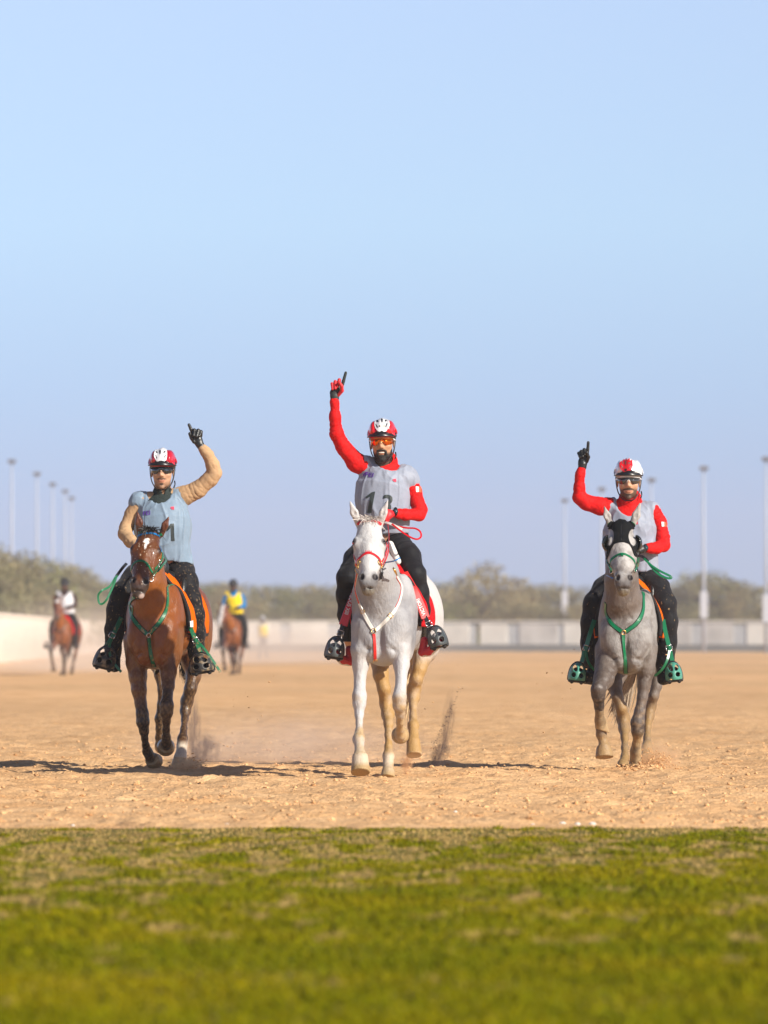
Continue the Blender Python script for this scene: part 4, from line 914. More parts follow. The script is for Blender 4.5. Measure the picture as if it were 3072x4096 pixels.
def human(R):
    """R: dict; the whole body as one skin surface, then the clothes over it"""
    Y = R['Y']; root = empty('person', (P(R['pelvis'][0], 0, Y)[0], Y, 0)); tag(root, R['label'], 'person')
    pc = lambda sc, nodes, k=.015, sy=1., col=None, dr=0.: [sc.cone(P(a[0], a[1], Y+a[3]), P(b[0], b[1], Y+b[3]), Rp(a[2]+dr, Y), Rp(b[2]+dr, Y), k, sy, col) for a, b in zip(nodes[:-1], nodes[1:])]
    H = RHead(P(R['head'][0], R['head'][1], Y+R['head'][2]), R.get('hk', 1.06), R['hyaw'], R['hroll'], R.get('hpitch', 0.)); skin = R['skin']
    vox = R.get('vox', .0042)
    sc = Sculpt(); face_prims(sc, H, skin, R.get('smile'))
    pc(sc, R['neck'], .02, 1., skin)
    tor = lambda s_, dr, sy, k=.03, keep=None: [s_.cone(P((a[0]+a[1])/2, a[2], Y+a[3]), P((b[0]+b[1])/2, b[2], Y+b[3]), Rp((a[1]-a[0])/2+dr, Y)*.99, Rp((b[1]-b[0])/2+dr, Y)*.99, k, sy) for a, b in zip(R['torso'][:-1], R['torso'][1:])]
    tor(sc, -9, .62); pc(sc, R['shoulders'], .03, .8, None, -9)
    for arm in ('arm_l', 'arm_r'): pc(sc, R[arm], .012, 1., None, -4)
    for leg in ('leg_l', 'leg_r'): pc(sc, R[leg], .02, 1., None, -4)
    for f in R['hand_up']['fingers']: pc(sc, f, .004, .75, None, -1.2)
    pc(sc, R['hand_up']['palm'], .004, .45, None, -3)
    for f in R.get('hand_dn', []): pc(sc, f, .004, 1., None, -.9)
    hx = [H(0, -.088, -.052), H(0, -.09, -.09)]
    def colfn(V, col, N):
        q = (V-H.c)@H.R/H.k; n = snoise(V, 160., 3, 2); front = q[:, 1] < .045
        st = R.get('stubble', 0.)
        beard = sstep(q[:, 2], R.get('bt', -.052), R.get('bt', -.052)-.024)*(q[:, 2] > -.15)*front*np.where(np.abs(q[:, 0]) < .034, sstep(np.hypot(q[:, 0]/.027, (q[:, 2]+.064)/.014), 1., 1.35), 1)*sstep(np.abs(q[:, 0])*1.1-q[:, 2]*.6, .02, .055)
        mo = sstep(np.hypot(q[:, 0]/.031, (q[:, 2]+.050)/.0075)+.25*n, 1.25, .8)*(q[:, 1] < -.06)
        gt = sstep(np.hypot(q[:, 0]/.012, (q[:, 2]+.085)/.008)+.25*n, 1.3, .8)*(q[:, 1] < -.05)
        br = sstep(np.hypot((np.abs(q[:, 0])-.033)/.024, (q[:, 2]-.030)/.006), 1.2, .8)*(q[:, 1] < -.05)
        m = np.clip(beard*st+mo*R.get('moustache', .8)+gt*.7+br*.9, 0, .95)
        col = mixc(col, (.018, .012, .010), m)
        hr = (q[:, 2] > -.02)*sstep(q[:, 1], -.02, .01)*(np.abs(q[:, 0]) < .078); col = mixc(col, (.018, .012, .01), hr*.9*(np.hypot(q[:, 1]-.012, q[:, 2]+.008) > .03))
        return col
    body, bs = sculpt_obj('body', sc, vox, SKIN, root, skin, None, colfn, 1, .004)
    # jersey
    def creases(V):
        out = np.zeros(len(V))
        for arm in ('arm_l', 'arm_r'):
            q = [P(a[0], a[1], Y+a[3]) for a in R[arm]]; best = np.full(len(V), 9.); s = np.zeros(len(V)); s0 = 0; el = 0; tot = sum(np.linalg.norm(b-a) for a, b in zip(q[:-1], q[1:]))
            for a, b in zip(q[:-1], q[1:]):
                ba = b-a; l = np.linalg.norm(ba); h = np.clip((V-a)@ba/(l*l), 0, 1); d = np.linalg.norm(V-a-h[:, None]*ba, axis=1); m = d < best; best[m] = d[m]; s[m] = s0+h[m]*l; s0 += l
            m = best < .085; w_ = np.exp(-((s-tot*.5)/.11)**2)+.8*np.exp(-((s-.06)/.07)**2)+.5*np.exp(-((s-tot+.06)/.05)**2)
            n_ = snoise(V, 9., 17, 2); out[m] += (-(.5+.5*np.sin(s*2*math.pi/.034+3.2*n_))**3*w_*np.clip(.35+n_, 0, 1))[m]
        return out
    fold = lambda V, s, seed, st=(1, 1, 1): -s*(1-np.abs(snoise(V*A(*st), 17., seed, 2)))**5-.5*s*(1-np.abs(snoise(V*A(*st)+3., 30., seed+1, 2)))**5+.0015
    js = Sculpt()
    [js.cone(P((a[0]+a[1])/2, a[2], Y+a[3]), P((b[0]+b[1])/2, b[2], Y+b[3]), Rp((a[1]-a[0])/2-3, Y), Rp((b[1]-b[0])/2-3, Y), .03, .66) for a, b in zip(R['torso'][1:-1], R['torso'][2:])]; pc(js, R['shoulders'], .03, .85, None, -3)
    arms = [R['arm_l'][:-1]+[R['cuff_l']], R['arm_r'][:-1]+[R['cuff_r']]]
    for a in arms: pc(js, a, .02)
    for c in R['collar']: js.cone(P(c[0], c[1], Y+c[3]), P(c[4], c[5], Y+c[7]), Rp(c[2], Y), Rp(c[6], Y), .015)
    if 'neckcut' in R: n = R['neckcut']; js.ell(P(n[0], n[1], Y+n[2]), A(Rp(n[3], Y), n[4], Rp(n[5], Y)), .006, op=-1)
    jer, jsurf = sculpt_obj('jersey', js, .0055*R.get('vs', 1), R['m_jersey'], root, (1, 1, 1), lambda V, N: fold(V, .0030, 61)+R.get('crease', .007)*creases(V), None, 1, usecol=False)
    # bib
    vs = Sculpt(); a = R['vest']
    for p, q in zip(a[:-1], a[1:]): vs.cone(P((p[0]+p[1])/2, p[2], Y+p[3]), P((q[0]+q[1])/2, q[2], Y+q[3]), Rp((p[1]-p[0])/2, Y), Rp((q[1]-q[0])/2, Y), .03, .70)
    pc(vs, R['vest_sh'], .035, .9)
    for c in R['vest_caps']: vs.cone(P(c[0], c[1], Y+c[3]), P(c[4], c[5], Y+c[7]), Rp(c[2], Y), Rp(c[6], Y), .03)
    for n in R['scoop']: vs.ell(P(n[0], n[1], Y+n[2]), A(Rp(n[3], Y), n[4], Rp(n[5], Y)), .008, np.array(Euler((0, n[6], 0)).to_matrix()) if len(n) > 6 else None, op=-1)
    for (x, y, nx_, nz_) in R['vest_cut']: vs.half(P(x, y, Y), A(nx_, 0, nz_))
    def vfold(V, N):
        q = V*A(1, 1, .42); d = .008*(1-np.abs(snoise(q, 10., R['seed'], 2)))**4+.006*(1-np.abs(snoise(q@np.array([[.8, 0, .6], [0, 1, 0], [-.6, 0, .8]]), 19., R['seed']+3, 2)))**4-.003
        x, y = px_of(V); hem = sstep(y, R['hem']-60, R['hem']); return d+hem*.016*np.clip(snoise(V*A(1, 1, .05), 16., R['seed']+9, 1)+.3, 0, 1)
    vest, vsurf = sculpt_obj('bib', vs, .0055*R.get('vs', 1), R['m_vest'], root, (1, 1, 1), vfold, None, 1, usecol=False)
    # breeches
    ps = Sculpt(); pc(ps, R['hips'], .05, .9)
    for leg in ('leg_l', 'leg_r'): pc(ps, R[leg], .03, 1.05)
    if 'pantcut' in R:
        for (x, y, nx_, nz_) in R['pantcut']: ps.half(P(x, y, Y), A(nx_, 0, nz_))
    pants, psurf = sculpt_obj('breeches', ps, .0065*R.get('vs', 1), R['m_pants'], root, (1, 1, 1), lambda V, N: .0035*(1-np.abs(snoise(V*A(1, 1, .7), 16., 71, 2)))**4+.001*snoise(V, 30., 72), None, 1, usecol=False)
    # gloves
    hu = R['hand_up']; gs = Sculpt(); pc(gs, hu['palm'], .008, .62)
    g2 = Sculpt() if hu.get('fmat') else None
    for i, f in enumerate(hu['fingers']):
        tgt = g2 if (g2 is not None and i in hu['fsel']) else gs
        pc(tgt, f, .0035)
    if 'cuffpx' in hu: pc(gs, hu['cuffpx'], .006, .8)
    V, F = gs.surface(.0024); gl = mesh_obj('glove', relax(V, F, 1), F, hu['mat'], root)
    if g2 is not None: V, F = g2.surface(.0024); mesh_obj('finger_panel', relax(V, F, 1), F, hu['fmat'], gl)
    if R.get('hand_dn'):
        gd = Sculpt()
        for f in R['hand_dn']: pc(gd, f, .006, 1.)
        V, F = gd.surface(.003); mesh_obj('glove', relax(V, F, 1), F, R['dn_mat'], root)
    # helmet
    hp = R['helmet']; hs = Sculpt(); E = lambda p, r, k=.01, op=1: hs.ell(H(*p), A(*r)*H.k, k, H.R, None, op)
    E((0, .020, .058), (.093, .128, .098)); 
    for s in (-1, 1):
        E((s*.050, .025, .083), (.034, .120, .064), .012); E((s*.076, .035, .048), (.024, .100, .050), .012)
        E((s*.090, -.02, .068), (.008, .030, .022), .004, -1); E((s*.097, .05, .055), (.012, .035, .010), .004, -1)
        E((s*.028, .03, .150), (.007, .05, .012), .004, -1)
    E((0, .025, .092), (.026, .122, .067), .015)
    hs.half(H(0, 0, .052), H.R@A(0, .30, -1), .004)
    V, F = hs.surface(.0034); helm = mesh_obj('helmet', relax(V, F, 1), F, hp['shell'], root); hsurf = Surf(V, F)
    rim = Sculpt(); rim.ell(H(0, .018, .048), A(.089, .122, .082)*H.k, .01, H.R); rim.half(H(0, 0, .026), H.R@A(0, .25, -1), .003); rim.half(H(0, 0, .064), H.R@A(0, -.3, 1), .003)
    V, F = rim.surface(.004); mesh_obj('liner', V, F, M_BLACKP, helm)
    vz = []; vf = []      # the peak
    n = 22
    for i in range(n+1):
        a = math.radians(-74+148*i/n); c, s_ = math.cos(a), math.sin(a)
        up = .014*abs(math.cos(a*1.0))**6+.006*max(0, math.cos(4.4*a))
        for rr, z in ((.094, .062), (.124, .044), (.122, .038), (.090, .050)):
            ky = .125/.094; vz.append(H(s_*min(rr, .100+.004*c), .018-c*(rr*ky if rr < .1 else .119+(rr-.094)*.85)*1., z+(up if z > .06 else 0)-.0*c))
    for i in range(n):
        for j in range(4): b = i*4; vf.append((b+j, b+(j+1) % 4, b+4+(j+1) % 4, b+4+j))
    vf += [(3, 2, 1, 0), (n*4, n*4+1, n*4+2, n*4+3)]; mesh_obj('peak', vz, vf, M_BLACKP, helm, True)
    hx_, hy_ = hp['c']; s = hp['s']; tr = lambda pl: [(hx_+x*s, hy_+y*s) for x, y in pl]
    outline = [(-29, -22), (-24, -38), (-14, -47), (-6, -50), (0, -46), (6, -50), (14, -48), (24, -42), (30, -28), (31, -12), (26, 2), (16, 12), (8, 14), (0, 9), (-8, 14), (-15, 11), (-24, 0), (-29, -10)]
    if hp.get('maple'): outline = [(-29, -12), (-31, -28), (-22, -38), (-18, -32), (-10, -50), (-3, -42), (2, -54), (7, -43), (16, -52), (17, -40), (28, -44), (29, -30), (31, -18), (24, 2), (12, 12), (5, 14), (0, 10), (-6, 14), (-15, 8), (-24, 0)]
    decal('front_panel', [tr(outline)], hsurf, Y, hp['panel'], helm, .003, .0025, 3)
    for pl in ([(0, -38), (3, -33), (2, -23), (0, -19), (-2, -24), (-3, -33)], [(-22, -30), (-14, -31), (-10, -24), (-16, -24)], [(22, -31), (14, -32), (10, -25), (17, -25)],
               [(-24, -16), (-22, -17), (-12, -3), (-13, -1), (-20, -7)], [(24, -17), (22, -18), (12, -3), (13, -1), (20, -8)]):
        decal('vent', [tr(pl)], hsurf, Y, hp['vent'], helm, .0068, .001, 6)
    if hp.get('badge'): decal('badge', [tr(oval(0, 2, 5, 5))], hsurf, Y, M_BLACKP, helm, .0068, .001, 6)
    if hp.get('stars'):
        for sx_ in (-7, 8):
            st = [(sx_+(4 if k % 2 == 0 else 1.7)*math.sin(k*math.pi/5), -8-(4 if k % 2 == 0 else 1.7)*math.cos(k*math.pi/5)) for k in range(10)]
            decal('star', [tr(st)], hsurf, Y, M_GOLD, helm, .0068, .001, 6)
    for s_ in (-1, 1):   # chin strap
        q = [H(s_*.080, .0, .03), H(s_*.073, -.018, -.03), H(s_*.060, -.03, -.075), H(s_*.036, -.048, -.110), H(0, -.058, -.121)]
        p = np.array(catmull(q, 5)); N_ = [unit(x-H(0, .02, -.03)) for x in p]; p = p+np.array(N_)*.006
        V, F = ribbon_mesh(p, N_, .013, .003); mesh_obj('chin_strap', V, F, M_BLACKP, helm)
    v, f = tube_mesh([H(.084, -.02, -.062), H(.088, -.03, -.085), H(.080, -.04, -.11)], .004*1.2, 6); mesh_obj('strap_buckle', v, f, M_BLACKP, helm)
    # sunglasses: one curved lens
    gp = R['glasses']; nseg = 28; gv, gf = [], []
    for i in range(nseg+1):
        a = math.radians(-62+124*i/nseg); c, s_ = math.cos(a), math.sin(a); u = abs(i/nseg-.5)*2
        top = .028-.004*u; bot = -.020+.012*u**3 if u > .16 else .004
        if u > .16 and u < .34: bot = .004-(u-.16)/.18*.024
        if u > .85: bot = -.020+.012*u**3+(u-.85)*.05
        for z in (top, bot):
            for rr in (.0, .0025): gv.append(H(s_*(.080+rr), .0-c*(.104+rr)+.004, z+.002))
    for i in range(nseg):
        b = i*4; e = b+4; gf += [(b+1, e+1, e+3, b+3), (b, b+2, e+2, e), (b, e, e+1, b+1), (b+2, b+3, e+3, e+2)]
    gf += [(0, 1, 3, 2), (nseg*4, nseg*4+2, nseg*4+3, nseg*4+1)]
    gl = mesh_obj('sunglasses', gv, gf, gp['lens'], root, True)
    tp = [H(math.sin(math.radians(a))*.084, -math.cos(math.radians(a))*.108+.004, .031-.004*abs(a)/62) for a in range(-64, 65, 8)]
    v, f = tube_mesh(tp, .0026, 6); mesh_obj('brow_bar', v, f, gp['frame'], gl)
    for s_ in (-1, 1):
        v, f = tube_mesh([H(s_*.0755, -.045, .024), H(s_*.0845, -.02, .018), H(s_*.084, .02, .010)], .0036, 6); mesh_obj('temple', v, f, gp.get('temple', gp['frame']), gl)
    v, f = tube_mesh([H(-.012, -.113, -.006), H(-.006, -.116, .008), H(0, -.117, .011), H(.006, -.116, .008), H(.012, -.113, -.006)], .0022, 6); mesh_obj('nose_bridge', v, f, gp['frame'], gl)
    if R.get('beard'):
        b = Sculpt(); E = lambda p, r, k=.01, op=1: b.ell(H(*p), A(*r)*H.k, k, H.R, None, op)
        E((0, -.029, -.080), (.0515, .0595, .038), .015); E((0, -.066, -.108), (.022, .022, .020), .02)
        for s_ in (-1, 1): E((s_*.048, -.014, -.048), (.014, .034, .042), .015); E((s_*.013, -.094, -.0495), (.015, .008, .004), .005); E((s_*.028, -.082, -.064), (.007, .014, .016), .007)
        E((0, -.105, -.066), (.025, .035, .0125), .004, -1); E((0, -.075, -.012), (.045, .05, .034), .01, -1); b.half(H(0, .02, -.05), H.R@A(0, 1, 0))
        V, F = b.surface(.0032); V = relax(V, F, 1); N_ = normals(V, F); V = V+N_*(.0016*snoise(V, 150., 5, 2))[:, None]; mesh_obj('beard', V, F, M_HAIR, root)
    if R.get('smile'):
        t = Sculpt(); t.ell(H(0, -.086, -.0635), A(.021, .0095, .0055)*H.k, .002, H.R); V, F = t.surface(.0018); mesh_obj('teeth', V, F, M_TEETH, root)
    return root, dict(H=H, body=bs, jersey=jsurf, vest=vsurf, pants=psurf, vest_o=vest, jersey_o=jer, pants_o=pants, root=root, helm=helm)

def toe_cage(name, c, w, h, Y, mat, parent, tilt=0., lab=None, pxs=1., dark=None):
    """stirrup with a basket over the toe; c is its centre in the photo, w and h its size in photo pixels"""
    s = Sculpt(); ctr = P(c[0], c[1]+h*.18, Y); W, Hh = Rp(w/2, Y), Rp(h*.72, Y); R = np.array(Euler((0, math.radians(tilt), math.radians(0))).to_matrix())
    q = lambda x, y, z: ctr+R@A(x*W, y, z*Hh)
    s.ell(q(0, .01, 0), A(W, .115, Hh), .01, R); s.ell(q(0, .016, 0), A(W-.008, .109, Hh-.009), .004, R, op=-1)
    s.half(q(0, .0, -.28), R@A(0, 0, -1)); s.half(q(0, .045, 0), A(0, 1, 0))
    for x, z, rx, rz, ro in ((-.34, .60, .22, .26, -20), (.36, .60, .22, .24, 22), (-.44, .10, .22, .17, 8), (.42, .10, .26, .16, -6)):
        R2 = R@np.array(Euler((0, math.radians(ro), 0)).to_matrix()); s.ell(q(x, -.08, z), A(rx*W, .12, rz*Hh), .006, R2, op=-1)
    V, F = s.surface(.0034); root = mesh_obj(name, relax(V, F, 1), F, mat, parent)
    b = Sculpt(); b.cone(q(-.82, 0, -.33), q(.86, 0, -.33), .012, .012, .01, 2.6); b.cone(q(-.55, -.02, -.42), q(-.52, .03, -.42), .013, .013, .005, 1.); b.cone(q(.55, -.02, -.42), q(.58, .03, -.42), .013, .013, .005, 1.)
    V, F = b.surface(.004); mesh_obj('tread', V, F, M_BLACKP if dark is None else dark, root)
    pts = [q(-.98, .03, -.30), q(-.98, .03, .1), q(-.80, .03, .62), q(-.4, .03, .95), q(0, .03, 1.04), q(.4, .03, .95), q(.80, .03, .62), q(.98, .03, .1), q(.98, .03, -.30)]
    v, f = tube_mesh(catmull(pts, 4), .0065, 7); mesh_obj('arch', v, f, M_BLACKP if dark is None else dark, root)
    return root, q(0, .03, 1.06)
LENS_O = material('orange_mirror', (.85, .16, .01), .12, metal=.9); LENS_D = material('smoke_mirror', (.10, .12, .14), .08, metal=.85); LENS_G = material('grey_mirror', (.13, .13, .13), .08, metal=.8)
F_WHITE = material('white_frame', (.8, .8, .8), .3)
R2 = dict(Y=39.92, seed=81, label='smiling bearded person in red jersey and silver bib on the white horse, arm raised high', skin=(.50, .27, .16), smile=True, beard=True, stubble=.9,
    pelvis=(1537, 2150), head=(1530, 1773, -.02), hyaw=-.10, hroll=-.04, hk=1.07,
    neck=[(1532, 1810, 33, .0), (1534, 1850, 34, .01), (1537, 1890, 40, .03)],
    torso=[(1446, 1630, 2130, .02), (1448, 1622, 2080, .0), (1434, 1628, 1995, .0), (1442, 1628, 1948, .01), (1485, 1600, 1908, .02)],
    shoulders=[(1462, 1862, 38, .02), (1535, 1880, 40, .02), (1628, 1905, 36, .02)],
    arm_l=[(1462, 1868, 40, .02), (1425, 1850, 38, .01), (1375, 1790, 30, -.02), (1346, 1735, 27, -.04), (1340, 1667, 22, -.05), (1339, 1620, 16, -.05), (1339, 1600, 14.5, -.05)],
    cuff_l=(1338, 1607, 19, -.05),
    arm_r=[(1622, 1905, 38, .02), (1652, 1965, 33, .03), (1680, 2040, 28, .02), (1676, 2058, 25, -.02), (1620, 2058, 22, -.16), (1585, 2054, 16, -.22), (1574, 2050, 14, -.24)],
    cuff_r=(1597, 2056, 20, -.20),
    collar=[(1540, 1862, 40, .02, 1549, 1846, 42, .03)], neckcut=(1533, 1835, -.02, 38, .075, 26),
    m_jersey=M_RED, m_vest=M_VG, m_pants=M_BLK, hem=2125,
    vest=[(1441, 1636, 2150, .02), (1440, 1632, 2080, .0), (1425, 1636, 2005, .0), (1432, 1636, 1950, .0), (1480, 1604, 1908, .01)],
    vest_sh=[(1464, 1862, 43, .02), (1535, 1888, 36, .02), (1625, 1908, 43, .02)], vest_caps=[(1612, 1908, 42, .02, 1640, 1926, 38, .03)],
    scoop=[(1558, 1826, -.06, 62, .20, 58, .30)], vest_cut=[(1540, 2136, .05, -1)],
    hips=[(1500, 2150, 46, .04), (1575, 2150, 50, .04), (1590, 2180, 50, .02)],
    leg_l=[(1495, 2155, 50, .03), (1425, 2235, 46, -.14), (1389, 2310, 41, -.26), (1382, 2380, 34, -.24), (1384, 2460, 31, -.20), (1394, 2560, 21, -.14), (1397, 2590, 18, -.12)],
    leg_r=[(1575, 2160, 52, .03), (1630, 2225, 50, -.14), (1658, 2300, 44, -.26), (1676, 2370, 38, -.24), (1688, 2440, 31, -.20), (1696, 2520, 22, -.14), (1700, 2550, 18, -.12)],
    pantcut=[(1394, 2566, 0, -1)],
    hand_up=dict(mat=M_GLOVEG, fmat=M_GLOVER, fsel=(1, 2, 3, 4), palm=[(1339, 1592, 15, -.05), (1338, 1572, 18, -.05), (1347, 1552, 17, -.05)], cuffpx=[(1339, 1596, 17, -.05), (1338, 1586, 18, -.05)],
        fingers=[[(1366, 1551, 7, -.05), (1374, 1524, 6.6, -.055), (1383, 1491, 5.6, -.06)],
                 [(1357, 1545, 7, -.04), (1357, 1520, 7, -.06), (1350, 1546, 6, -.085)], [(1346, 1548, 7, -.04), (1341, 1527, 6.8, -.06), (1341, 1553, 6, -.085)], [(1333, 1552, 6, -.04), (1328, 1535, 6, -.06), (1330, 1556, 5.4, -.08)],
                 [(1354, 1580, 7, -.06), (1368, 1563, 7.4, -.08), (1367, 1545, 7, -.095), (1358, 1531, 6, -.10)]]),
    hand_dn=[[(1574, 2052, 13, -.24), (1556, 2060, 16, -.29), (1545, 2070, 14, -.31)], [(1556, 2050, 8, -.30), (1542, 2058, 7, -.33), (1544, 2070, 6, -.34)], [(1550, 2072, 7, -.30), (1538, 2078, 6.5, -.33), (1544, 2086, 6, -.33)], [(1552, 2062, 7, -.31), (1538, 2068, 7, -.34), (1543, 2078, 6, -.34)], [(1553, 2080, 6, -.29), (1544, 2087, 6, -.32), (1547, 2093, 5, -.31)], [(1562, 2044, 6.5, -.28), (1550, 2043, 6, -.31), (1542, 2050, 5.5, -.33)]], dn_mat=M_GLOVER,
    helmet=dict(shell=M_BRED, panel=M_HWHITE, vent=M_BLACKP, c=(1527, 1714), s=1.0, stars=True), glasses=dict(lens=LENS_O, frame=M_GOLD, temple=F_WHITE))
R1 = dict(Y=42.1, seed=91, label='person in camel jersey and pale blue bib on the bay horse, one finger raised', skin=(.54, .31, .19), stubble=.4, moustache=.75,
    pelvis=(700, 2240), head=(650, 1887, -.02), hyaw=-.05, hroll=0., hk=1.08,
    neck=[(650, 1920, 31, .0), (650, 1955, 32, .01), (650, 1995, 38, .03)],
    torso=[(610, 765, 2240, .02), (575, 752, 2180, .0), (548, 755, 2110, .0), (546, 754, 2070, .01), (600, 705, 2028, .02)],
    shoulders=[(560, 1998, 34, .02), (650, 2000, 40, .02), (738, 1978, 36, .02)],
    arm_l=[(560, 2005, 36, .02), (528, 2055, 28, .03), (505, 2110, 27, .02), (500, 2135, 27, -.04), (522, 2165, 25, -.14), (545, 2185, 17, -.22), (552, 2192, 15, -.24)],
    cuff_l=(545, 2185, 18, -.22),
    arm_r=[(738, 1984, 40, .02), (790, 1960, 34, .0), (842, 1914, 31, -.02), (858, 1892, 28, -.03), (850, 1858, 26, -.04), (832, 1820, 22, -.05), (812, 1795, 16, -.05), (808, 1787, 14, -.05)],
    cuff_r=(817, 1801, 20, -.05),
    collar=[(648, 2004, 38, .02, 650, 1992, 34, .02)], m_jersey=M_TAN, m_vest=M_VB, m_pants=M_MUD, hem=2245,
    vest=[(598, 776, 2270, .02), (570, 756, 2190, .0), (542, 762, 2120, .0), (544, 762, 2078, .01), (598, 708, 2030, .02)],
    vest_sh=[(557, 2000, 35, .02), (650, 2006, 34, .02), (728, 1985, 40, .02)], vest_caps=[(552, 2003, 30, .02, 539, 2012, 25, .02)],
    scoop=[(638, 1954, -.06, 54, .20, 60)], vest_cut=[(665, 2241, -.14, -1)],
    hips=[(650, 2262, 46, .04), (705, 2262, 50, .04), (725, 2285, 52, .02)],
    leg_l=[(640, 2265, 50, .03), (545, 2310, 50, -.10), (490, 2375, 46, -.20), (470, 2440, 42, -.20), (458, 2520, 37, -.17), (452, 2600, 31, -.13), (456, 2650, 24, -.11)],
    leg_r=[(715, 2270, 54, .03), (738, 2330, 52, -.10), (757, 2400, 46, -.18), (775, 2460, 42, -.18), (782, 2530, 37, -.16), (785, 2600, 31, -.13), (783, 2650, 24, -.11)],
    hand_up=dict(mat=M_BLACKG, palm=[(801, 1782, 14, -.05), (791, 1762, 19, -.05), (784, 1745, 19, -.05)], cuffpx=[(803, 1784, 16, -.05), (798, 1776, 17, -.05)],
        fingers=[[(772, 1735, 7.4, -.05), (764, 1717, 7, -.055), (756, 1699, 6, -.06)],
                 [(780, 1740, 7.6, -.04), (777, 1721, 7.6, -.065), (774, 1742, 6.6, -.09)], [(792, 1738, 7.6, -.04), (793, 1722, 7.6, -.065), (786, 1746, 6.6, -.09)], [(803, 1744, 7, -.04), (804, 1727, 7.2, -.06), (797, 1744, 6.2, -.085)],
                 [(776, 1768, 7, -.06), (766, 1752, 7.4, -.07), (759, 1735, 6.6, -.075)]]),
    hand_dn=[[(552, 2192, 13, -.24), (566, 2202, 15, -.29), (572, 2208, 12, -.31)]], dn_mat=M_BLACKG,
    helmet=dict(shell=M_HDRED, panel=M_HWHITE, vent=M_BLACKP, c=(642, 1836), s=.90), glasses=dict(lens=LENS_D, frame=M_BLACKP), crease=.0035)
R3 = dict(Y=42.0, seed=101, label='person in white helmet, red jersey and silver bib on the dappled grey horse', skin=(.54, .31, .19), stubble=.85, bt=-.036, moustache=1.3,
    pelvis=(2540, 2280), head=(2514, 1928, -.02), hyaw=-.04, hroll=.0, hk=1.10,
    neck=[(2514, 1962, 31, .0), (2516, 1998, 32, .01), (2518, 2035, 38, .03)],
    torso=[(2440, 2622, 2270, .02), (2430, 2612, 2200, .0), (2424, 2610, 2150, .0), (2426, 2614, 2102, .01), (2470, 2572, 2060, .02)],
    shoulders=[(2432, 2026, 34, .02), (2520, 2035, 40, .02), (2606, 2042, 34, .02)],
    arm_l=[(2434, 2026, 38, .02), (2400, 2025, 35, .0), (2345, 2010, 30, -.02), (2318, 1990, 27, -.03), (2317, 1950, 22, -.04), (2319, 1905, 18, -.05), (2326, 1880, 14.5, -.05), (2327, 1874, 14, -.05)],
    cuff_l=(2322, 1892, 18, -.05),
    arm_r=[(2606, 2044, 36, .02), (2638, 2090, 28, .03), (2650, 2150, 28, .02), (2654, 2180, 26, -.02), (2625, 2192, 23, -.14), (2592, 2192, 16, -.22), (2580, 2193, 14, -.24)],
    cuff_r=(2605, 2192, 21, -.18),
    collar=[(2518, 2030, 44, .02, 2520, 1998, 46, .02)], m_jersey=M_RED, m_vest=M_VG, m_pants=M_MUD2, hem=2275,
    vest=[(2428, 2636, 2300, .02), (2426, 2626, 2210, .0), (2417, 2616, 2160, .0), (2420, 2620, 2108, .0), (2468, 2574, 2062, .01)],
    vest_sh=[(2436, 2027, 38, .02), (2520, 2046, 34, .02), (2600, 2042, 38, .02)], vest_caps=[],
    scoop=[(2512, 1990, -.06, 50, .20, 78)], vest_cut=[(2540, 2284, 0, -1)],
    hips=[(2500, 2295, 46, .04), (2560, 2295, 50, .04), (2580, 2310, 52, .02)],
    leg_l=[(2500, 2300, 50, .03), (2425, 2355, 50, -.12), (2382, 2415, 46, -.22), (2370, 2490, 44, -.22), (2366, 2570, 42, -.19), (2366, 2640, 36, -.14), (2372, 2700, 24, -.11)],
    leg_r=[(2575, 2300, 54, .03), (2625, 2350, 50, -.12), (2656, 2415, 47, -.22), (2665, 2490, 44, -.22), (2664, 2570, 42, -.19), (2658, 2640, 36, -.14), (2652, 2700, 24, -.11)],
    hand_up=dict(mat=M_BLACKG, palm=[(2329, 1868, 14, -.05), (2331, 1848, 18, -.05), (2336, 1830, 18, -.05)], cuffpx=[(2329, 1868, 17, -.05), (2330, 1856, 18, -.05)],
        fingers=[[(2349, 1822, 7, -.05), (2351, 1795, 6.4, -.055), (2353, 1770, 5.8, -.06)],
                 [(2341, 1822, 7, -.04), (2337, 1799, 7, -.065), (2338, 1818, 6, -.09)], [(2331, 1824, 7, -.04), (2325, 1806, 7, -.065), (2330, 1826, 6, -.09)], [(2321, 1828, 6.6, -.04), (2315, 1813, 6.6, -.06), (2321, 1829, 5.8, -.085)],
                 [(2347, 1846, 7.2, -.06), (2354, 1828, 7, -.08), (2347, 1810, 6.4, -.095)]]),
    hand_dn=[[(2580, 2193, 13, -.24), (2566, 2198, 16, -.29), (2556, 2204, 14, -.31)], [(2566, 2188, 8, -.30), (2552, 2192, 7, -.33), (2550, 2203, 6, -.34)], [(2562, 2208, 8, -.30), (2548, 2210, 7, -.33), (2550, 2219, 6, -.34)]], dn_mat=M_BLACKG,
    helmet=dict(shell=M_HWHITE, panel=M_BRED, vent=material('shadowed_vent', (.10, .06, .06), .6), c=(2504, 1878), s=.84, maple=True, badge=True), glasses=dict(lens=LENS_G, frame=F_WHITE))
